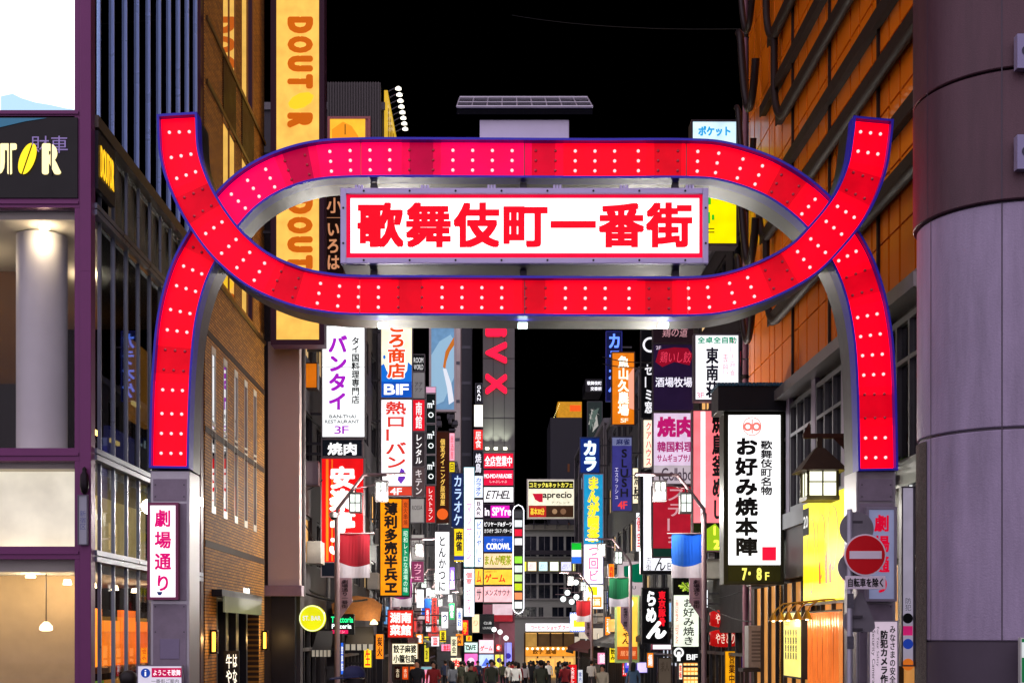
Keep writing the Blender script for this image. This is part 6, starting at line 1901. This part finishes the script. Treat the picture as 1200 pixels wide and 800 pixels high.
BCOL = {'crimson': (150, 18, 36), 'blue': (10, 84, 200), 'plum': (140, 30, 120), 'green': (10, 100, 60), 'red': (170, 24, 34)}
for s, xx_, lst in ((1, -4.15, ((36, 'crimson'), (55, 'plum'), (73, 'blue'), (84, 'red'), (97, 'green'))), (-1, 5.77, ((36, 'blue'), (55, 'green'), (76, 'red')))):
    proto = None
    for i, (Y, c) in enumerate(lst):
        side = 'left kerb' if s > 0 else 'right kerb'
        lab = 'twin-lantern street lamp with a %s and white banner, %s on the %s' % (c, ('nearest', 'second', 'third', 'fourth', 'fifth')[i], side)
        if proto is None:
            proto = street_lamp(s); o = proto
            proto.location = (xx_, Y, gz(Y)); proto['label'] = lab
            proto['group'] = 'twin-lantern street lamps along the kerbs'
        else:
            o = copy_tree(proto, (xx_, Y, gz(Y)), lab)
        for ch in kids(o):
            if ch.name.split('.')[0] == 'banner':
                ch.material_slots[0].link = 'OBJECT'
                ch.material_slots[0].material = pm('banner_' + c, BCOL[c], .9)
                ch.material_slots[2].link = 'OBJECT'
                ch.material_slots[2].material = pm('banner_' + c + '_b', tuple(int(q * .8 + (26 if c == 'blue' else 0)) for q in BCOL[c]), .9)
cc = thing('security_camera', 'small dome security camera beside the crimson banner pole', 'camera', at(390.5, 605, 35.8))
MB().lathe([(.02, .14), (.1, .11), (.11, .02), (.09, -.02)], n=16).build('housing', pm('camera_grey', (170, 168, 170), .4), cc, smooth=True)
MB().lathe([(.085, -.02), (.07, -.07), (.01, -.10)], n=16).build('dome', pm('camera_dome', (18, 18, 22), .1, coat=1), cc, smooth=True)
for i, (px, py, Y) in enumerate(((675, 682, 100), (665, 694, 101), (675.5, 699, 101), (660, 701.5, 102), (670, 704.6, 102))):
    g = thing('globe_lamp', ('topmost globe', 'upper middle globe', 'globe on the right', 'leftmost low globe', 'lowest globe')[i] + ' of the five-globe street lamp cluster far down the street', 'lamp', at(px, py, Y), 0, 'globe lamps of the far cluster')
    rr = 3.3 * Y / FOC
    MB().lathe([(rr * math.sin(math.pi * j / 10) + .001, -rr * math.cos(math.pi * j / 10)) for j in range(11)], n=16).build('globe', em((240, 252, 250), 1.6), g, smooth=True)
    MB().tube([(0, 0, rr), (0, 0, rr + .12), (-.35, 0, rr + .14)], .03, 6).tube([(-.6, .02, rr + .14), (.35, .02, rr + .14)], .025, 6).build('arm', POLE, g)
gp = thing('globe_lamp_post', 'slim bent post carrying the far five-globe cluster', 'post', (at(697, 743, 101).x, 101, gz(101)))
kz = 101 / FOC
MB().tube([(0, 0, 0), (0, 0, at(0, 684, 101).z - gz(101)), (-14 * kz, 0, at(0, 671, 101).z - gz(101)), (-33 * kz, 0, at(0, 672, 101).z - gz(101))], .05, 8).build('post', POLE, gp, smooth=True)
for i, (px, py, Y) in enumerate(((586, 740, 100), (579, 737, 101), (593, 747, 99), (678, 756, 118), (684, 755, 118))):
    g = thing('ball_lamp', ('bright ball lamp above the crowd, middle of three', 'bright ball lamp above the crowd, leftmost of three', 'bright ball lamp above the crowd, lowest of three', 'small ball lamp beside the red upright banner, left of a pair', 'small ball lamp beside the red upright banner, right of a pair')[i], 'lamp', at(px, py, Y), 0, 'ball lamps above the crowd')
    rr = 2.9 * Y / FOC
    MB().lathe([(rr * math.sin(math.pi * j / 10) + .001, -rr * math.cos(math.pi * j / 10)) for j in range(11)], n=16).build('globe', em((246, 252, 250), 1.8), g, smooth=True)
    MB().tube([(0, 0, -rr), (0, 0, -(g.location.z - gz(Y)))], .04, 8).build('post', POLE, g)
sign('red_banner_sign', 'red upright banner with white characters standing beside the crowd', (666, 778, 676, 800), 95, [('p', (666, 778, 676, 800), (226, 24, 30), .95), ('t', '大売出し', (669, 781, 673, 799), (255, 240, 236), dict(vert=True, bold=.02))], depth=.1, frame=(120, 20, 24), fr=.02)
sign('white_banner_sign', 'slim pale banner with blue marks right of the red upright one', (677, 784, 683, 800), 95, [('p', (677, 784, 683, 800), (226, 232, 245), .95), ('t', '案内', (678.5, 787, 681.5, 798), (40, 60, 140), dict(vert=True, bold=.02))], depth=.1, frame=(120, 120, 130), fr=.02)
sign('purple_flag_sign', 'purple and white banner by the far lamp cluster', (684, 700, 698, 717), 96, [('p', (684, 700, 698, 714), (150, 30, 140), .8), ('p', (684, 714, 698, 717), (226, 214, 230), .8)], depth=.06, frame=(120, 60, 110), fr=.01)


# ------------------------------------------------------------------ small lit signs crowding the lower street
CN = {'white': (250, 250, 255), 'red': (230, 30, 36), 'yellow': (252, 222, 40), 'orange': (255, 140, 30), 'green': (20, 150, 80), 'pink': (255, 150, 190), 'blue': (40, 100, 220), 'black': (16, 16, 20), 'cream': (255, 240, 205), 'violet': (150, 110, 240)}
LOW = [(487, 742, 496, 754, 63, 'orange', 'white', '焼鳥'), (498, 712, 504, 730, 68, 'red', 'white', '寿司'), (505, 745, 515, 757, 70, 'white', 'red', '居酒屋'), (515, 738, 523, 752, 73, 'yellow', 'black', '薬'),
       (517, 754, 530, 764, 74, 'pink', 'red', '無料'), (527, 664, 533, 690, 84, 'violet', 'white', '館'), (526, 706, 533, 726, 84, 'green', 'white', '麻雀'), (535, 712, 542, 738, 88, 'white', 'blue', '歯科'),
       (534, 742, 543, 756, 89, 'orange', 'black', '牛丼'), (528, 770, 541, 784, 80, 'cream', 'red', '肉'), (541, 726, 549, 744, 93, 'red', 'yellow', '餃子'), (546, 744, 553, 751, 95, 'yellow', 'red', '酒'),
       (460, 700, 470, 712, 57, 'cream', 'black', '蕎麦'), (471, 700, 482, 711, 58, 'white', 'orange', '定食'), (440, 742, 450, 772, 47, 'orange', 'black', '炭火'), (426, 758, 436, 782, 42.5, 'yellow', 'red', '生'),
       (399, 752, 403, 790, 40.6, 'blue', 'white', '整体院'), (686, 742, 694, 760, 96, 'white', 'red', '焼肉'), (700, 716, 708, 736, 90, 'green', 'white', '薬局'), (709, 690, 717, 716, 80, 'white', 'blue', '歯科医'),
       (709, 722, 718, 744, 78, 'orange', 'white', '酒場'), (700, 742, 710, 758, 84, 'cream', 'black', '寿司'), (713, 660, 720, 686, 72, 'orange', 'red', '肉料理'), (714, 750, 722, 776, 70, 'yellow', 'black', '立飲み'),
       (700, 764, 712, 778, 82, 'pink', 'white', '館'), (745, 600, 752, 646, 62, 'white', 'red', '個室'), (741, 548, 751, 590, 63, 'cream', 'black', '焼酎'), (787, 640, 795, 668, 47, 'red', 'white', '肉'),
       (822, 690, 830, 712, 42, 'white', 'black', '天'), (729, 776, 735, 792, 66, 'red', 'white', '丼'), (758, 764, 766, 782, 55, 'orange', 'white', '鍋'), (795, 776, 800, 796, 44, 'cream', 'red', '鉄板')]
seen2 = {}
for x0, y0, x1, y1, Y, c1, c2, tx in LOW:
    near = {True: 'left', False: 'right'}[x0 < 560]
    shape = 'slim upright' if (y1 - y0) > 1.6 * (x1 - x0) else 'small squarish'
    lab = '%s %s lit sign with %s writing low on the %s shopfronts' % (shape, c1, c2, near)
    if lab in seen2: lab = lab.replace('low on', 'further along')
    seen2[lab] = 1
    s_ = .5 if c1 == 'black' else 1.2
    vert = len(tx) > 1 and (y1 - y0) > 1.15 * (x1 - x0)
    pad = (x1 - x0) * .2
    sign('shop_sign', lab, (x0, y0, x1, y1), Y, [('p', (x0, y0, x1, y1), CN[c1], s_), ('t', tx, (x0 + pad, y0 + (y1 - y0) * .12, x1 - pad, y1 - (y1 - y0) * .12), CN[c2], dict(vert=vert, bold=.03))],
         depth=.2, frame=(70, 62, 66), fr=.02, side=-1 if x0 < 560 else 1, wall=.6, group='small lit signs low along the street')

# ------------------------------------------------------------------ people
SKIN = pm('skin', (196, 140, 112), .55, 0, .05)
HAIR = pm('dark_hair', (24, 19, 18), .5, 0, .2, 30)


def body_mesh(pose):
    """One continuous skinned figure, feet at z=0, facing -Y (towards the camera)."""
    st = pose.get('stride', .0)
    arm = pose.get('arm', 0)
    J = {'pelvis': (0, 0, .93, .13), 'waist': (0, 0, 1.08, .125), 'chest': (0, .01, 1.28, .155), 'neck0': (0, .01, 1.42, .07), 'neck': (0, 0, 1.49, .055), 'head': (0, -.015, 1.60, .092), 'crown': (0, -.005, 1.70, .062)}
    E = [('pelvis', 'waist'), ('waist', 'chest'), ('chest', 'neck0'), ('neck0', 'neck'), ('neck', 'head'), ('head', 'crown')]
    for s, n in ((-1, 'l'), (1, 'r')):
        f = st * s
        J['hip' + n] = (s * .09, 0, .88, .10)
        J['knee' + n] = (s * .10, -.28 * f - .03, .48, .065)
        J['ank' + n] = (s * .10, -.42 * f + (.12 * abs(f) if f < 0 else 0), .09, .042)
        J['toe' + n] = (s * .115, -.42 * f - .17, .045, .036)
        J['sho' + n] = (s * .19, .01, 1.37, .068)
        bent = arm if s > 0 else 0
        J['elb' + n] = (s * .235, .28 * f * .6 + .02 - .05 * bent, 1.10, .046)
        J['wri' + n] = (s * (.235 - .06 * bent), .36 * f * .6 - .06 - .22 * bent, .87 + .22 * bent, .034)
        J['han' + n] = (s * (.23 - .08 * bent), .38 * f * .6 - .08 - .30 * bent, .78 + .32 * bent, .026)
        E += [('pelvis', 'hip' + n), ('hip' + n, 'knee' + n), ('knee' + n, 'ank' + n), ('ank' + n, 'toe' + n), ('chest', 'sho' + n), ('sho' + n, 'elb' + n), ('elb' + n, 'wri' + n), ('wri' + n, 'han' + n)]
    names = list(J)
    me = bpy.data.meshes.new('body')
    me.from_pydata([J[k][:3] for k in names], [(names.index(a), names.index(b)) for a, b in E], [])
    o = bpy.data.objects.new('tmp', me)
    COL.objects.link(o)
    sk = o.modifiers.new('s', 'SKIN')
    me.skin_vertices[0].data[0].use_root = True
    for i, k in enumerate(names):
        rr = J[k][3]
        me.skin_vertices[0].data[i].radius = (rr * (1.15 if k in ('chest', 'waist', 'pelvis') else 1), rr * (.8 if k in ('chest', 'waist', 'pelvis') else 1))
    sb_ = o.modifiers.new('u', 'SUBSURF'); sb_.levels = 2; sb_.render_levels = 2
    dg = bpy.context.evaluated_depsgraph_get(); dg.update()
    res = bpy.data.meshes.new_from_object(o.evaluated_get(dg))
    bpy.data.objects.remove(o)
    for m in (SKIN, SKIN, SKIN, SKIN): res.materials.append(m)
    for p in res.polygons:
        c = p.center
        p.use_smooth = True
        if c.z > 1.47 or (abs(c.x) > .17 and c.z < .90 and c.z > .7): p.material_index = 0
        elif c.z > .90 or abs(c.x) > .185: p.material_index = 1
        elif c.z > .085: p.material_index = 2
        else: p.material_index = 3
    res.name = 'body'
    return res


BODIES = [body_mesh(p) for p in (dict(stride=.0), dict(stride=.55), dict(stride=-.5), dict(stride=.25, arm=1), dict(stride=0, arm=1))]
hair_short = MB().lathe([(.06, -.075), (.098, -.03), (.106, .03), (.094, .08), (.055, .115), (.005, .125)], n=16)
hair_long = MB().lathe([(.10, -.26), (.108, -.12), (.108, .03), (.096, .08), (.055, .115), (.005, .125)], n=16)
SHIRTS = [(28, 28, 34), (214, 214, 218), (50, 60, 90), (110, 112, 120), (150, 40, 44), (70, 74, 60), (180, 170, 150), (90, 120, 150), (230, 228, 222), (60, 40, 60)]
SHN = ['black', 'white', 'navy', 'grey', 'red', 'olive', 'beige', 'light blue', 'cream', 'plum']
PANTS = [(22, 22, 28), (40, 48, 70), (96, 88, 76), (60, 60, 66)]
PTN = ['black', 'dark blue', 'khaki', 'grey']
CM = {}


def cmat(n, c):
    return pm('cloth_' + n.replace(' ', '_'), c, .8, 0, .1, 6)


def person(x, Y, rz, bi, si, pi_, long_hair, sc, label, hair_c=HAIR):
    t = thing('person', label, 'person', (x, Y, gz(Y)), rz, 'people walking in the crowded street')
    t.scale = (sc, sc, sc)
    b = bpy.data.objects.new('body', BODIES[bi]); COL.objects.link(b); b.parent = t
    for i, m in enumerate((SKIN, cmat('shirt_' + SHN[si], SHIRTS[si]), cmat('trousers_' + PTN[pi_], PANTS[pi_]), cmat('shoes', (26, 24, 24)))):
        b.material_slots[i].link = 'OBJECT'
        b.material_slots[i].material = m
    h = (hair_long if long_hair else hair_short)
    o = bpy.data.objects.get('hair_proto_%d' % long_hair)
    hm = h.build('hair', hair_c, t, loc=(0, .02, 1.625), smooth=True) if ('h', long_hair) not in CM else None
    if hm is None:
        hm = bpy.data.objects.new('hair', CM[('h', long_hair)]); COL.objects.link(hm); hm.parent = t; hm.location = (0, .02, 1.625)
    else:
        CM[('h', long_hair)] = hm.data
    hm.rotation_euler = (R(-12), 0, 0)
    return t


PR = random.Random(5)
spots = [(at(px, 0, Y).x, Y) for px, Y in ((489, 44), (508, 49), (552, 47), (576, 52), (634, 50), (662, 55), (706, 46), (742, 52), (530, 57), (604, 58))]
tries = 0
zones = [(480, 545, 60, 80, 7), (540, 605, 78, 104, 22), (612, 668, 92, 134, 26), (600, 650, 60, 84, 5), (668, 760, 70, 100, 7)]
near_spots = [(588, 66, 1), (612, 76, 2), (484, 52, 0), (505, 58, 0), (571, 62, 3)]
for a, b, c, d, n in zones:
    k = 0
    while k < n and tries < 5000:
        tries += 1
        Y = PR.uniform(c, d)
        x = at(PR.uniform(a, b), 0, Y).x
        if all((x - q[0]) ** 2 + (Y - q[1]) ** 2 > .45 for q in spots):
            spots.append((x, Y)); k += 1
seen = {}
for i, (x, Y) in enumerate(spots):
    si, pi_, lh, bi = PR.randrange(10), PR.randrange(4), PR.random() < .35, PR.randrange(5)
    away = PR.random() < .5
    px = CX + x * FOC / Y
    where = 'by the left shops' if px < 545 else 'under the hall panels' if px < 606 else 'before the orange eatery' if px < 668 else 'by the red banner'
    base = '%s top, %s trousers, %s, %s %s' % (SHN[si], PTN[pi_], 'long hair' if lh else 'short hair', 'walking away' if away else 'facing us', where)
    seen[base] = seen.get(base, 0) + 1
    if seen[base] > 1: base = base.replace(' top,', ' top, half hidden,')
    person(x, Y, R(180 if away else 0) + PR.uniform(-.5, .5), bi, si, pi_, lh, PR.uniform(.93, 1.05), base)

# the man in the dark cap, close to the camera
cp = thing('person', 'man in a dark blue baseball cap and glasses with pale jacket, low in front', 'person', (at(415, 0, 14.2).x, 14.2, 0), R(-62))
b = bpy.data.objects.new('body', BODIES[0].copy()); COL.objects.link(b); b.parent = cp
cp.scale = (1.02, 1.02, 1.02)
for i, m in enumerate((SKIN, cmat('jacket_sand', (196, 176, 140)), cmat('trousers_grey', (60, 60, 66)), cmat('shoes', (26, 24, 24)))):
    b.material_slots[i].link = 'OBJECT'; b.material_slots[i].material = m
CAP = pm('navy_cap', (26, 32, 66), .7, 0, .1, 20)
m = MB().lathe([(.118, 0), (.12, .03), (.112, .065), (.085, .1), (.04, .117), (.004, .12)], (0, .0, 1.665), 24)
hat = m.build('cap', CAP, cp, smooth=True)
m = MB()
n = 14
for i in range(n):
    a0, a1 = math.pi * (1 + i / n), math.pi * (1 + (i + 1) / n)
    P = lambda rx, ry, an, z: (rx * math.cos(an), ry * math.sin(an), 1.672 + z - .02 * (math.sin(an) ** 2))
    m.quad([P(.116, .116, a0, .012), P(.116, .116, a1, .012), P(.122, .27, a1, .0), P(.122, .27, a0, .0)])
    m.quad([P(.122, .27, a0, -.012), P(.122, .27, a1, -.012), P(.116, .116, a1, .0), P(.116, .116, a0, .0)])
    m.quad([P(.122, .27, a0, .0), P(.122, .27, a1, .0), P(.122, .27, a1, -.012), P(.122, .27, a0, -.012)])
m.build('peak', CAP, hat)
m = MB()
m.lathe([(.104, -.10), (.108, -.03), (.11, .01)], (0, .02, 1.64), 20)
m.build('hair', HAIR, cp, smooth=True)
m = MB()
for s in (-1, 1):
    for i in range(16):
        a0, a1 = 2 * math.pi * i / 16, 2 * math.pi * (i + 1) / 16
        m.tube([(s * .036 + .028 * math.cos(a0), -.113, 1.615 + .02 * math.sin(a0)), (s * .036 + .028 * math.cos(a1), -.113, 1.615 + .02 * math.sin(a1))], .003, 5)
    m.tube([(s * .066, -.11, 1.62), (s * .105, .0, 1.62)], .003, 5)
m.tube([(-.01, -.115, 1.618), (.01, -.115, 1.618)], .003, 5)
m.build('glasses', INK, cp)
m = MB().lathe([(.016, .0), (.02, -.03), (.004, -.042)], (0, -.112, 1.605), 8)
m.build('nose', SKIN, cp, smooth=True)
p2 = person(at(151, 0, 16).x, 16, R(180), 1, 0, 0, False, 1.0, 'person with dark hair, only the head top showing, before the glass side wall')
p2.scale = (.985, .985, .985)

# ------------------------------------------------------------------ cables
def cable(name, label, p, q, sag, r=.014, group='overhead cables'):
    p, q = Vector(p), Vector(q)
    pts = [p.lerp(q, i / 20) - Vector((0, 0, sag * 4 * (i / 20) * (1 - i / 20))) for i in range(21)]
    o = MB().tube(pts, r, 6).build(name, pm('cable_black', (18, 17, 20), .6), smooth=True)
    return tag(o, label, 'cable', group)


cable('overhead_cable', 'thin black cable sagging from the pale pillar to the red striped sign', at(350, 692, 36), at(430, 702, 40), .15, .03)
cable('overhead_cable', 'thin black cable sagging low across the left awnings', at(352, 684, 36.2), at(444, 700, 46), .35, .03)
cable('overhead_cable', 'thin black cable crossing before the orange lit brush sign', at(706, 418, 57), at(770, 424, 47), .1, .02)
cable('overhead_cable', 'second thin black cable crossing just below the first by the orange lit sign', at(706, 426, 57), at(770, 429, 47), .1, .02)
cable('overhead_cable', 'faint dark cable high in the night sky right of the solar panel', at(600, 18, 60), at(868, 34, 40), .2, .012)
hc = thing('cable_bundle', 'thick dark hoses drooping in loops where the bronze ducts end', 'cable', (RX - .42, 33.2, 8))
for i in range(6):
    z = 2.2 + i * 1.9
    pts = []
    for k in range(21):
        t = k / 20
        pts.append((.05 * (i % 2), -1.4 + 2.2 * t, z - 1.5 * math.sin(math.pi * min(1, t * 1.15)) ** .8 + 1.6 * t))
    MB().tube(pts, .075 + .02 * (i % 2), 10).build('hose', pm('hose_dark', (44, 34, 34), .4, .2), hc, smooth=True)

CAB = [((347, 575, 36.5), (378, 562, 37), .1, 'short slack cable between the grey box sign and the red striped sign'), ((348, 590, 36.5), (377, 640, 37.2), .2, 'drooping cable beside the lower red striped sign'),
       ((350, 470, 36.2), (376, 500, 37.2), .12, 'thin cable running to the foot of the purple-lettered white sign'), ((428, 540, 38), (446, 560, 52), .2, 'slack cable between the red sign and the white red-brush sign'),
       ((822, 700, 42), (905, 668, 33.5), .25, 'slack cable above the red paper lanterns'), ((800, 680, 44), (880, 728, 33), .3, 'second slack cable behind the red paper lanterns'),
       ((868, 420, 35), (914, 400, 33), .15, 'thin cable by the foot of the mauve pipes'), ((710, 560, 70), (766, 545, 47), .2, 'thin cable crossing beside the indigo sign'),
       ((483, 640, 60), (510, 622, 72), .3, 'thin cable crossing beside the white hiragana sign'), ((690, 640, 86), (752, 600, 52), .5, 'long slack cable reaching towards the black-framed white sign')]
for i, (p, q, s_, lab) in enumerate(CAB):
    cable('overhead_cable', lab, at(*p), at(*q), s_, .016)

bpy.data.objects.remove(_co)
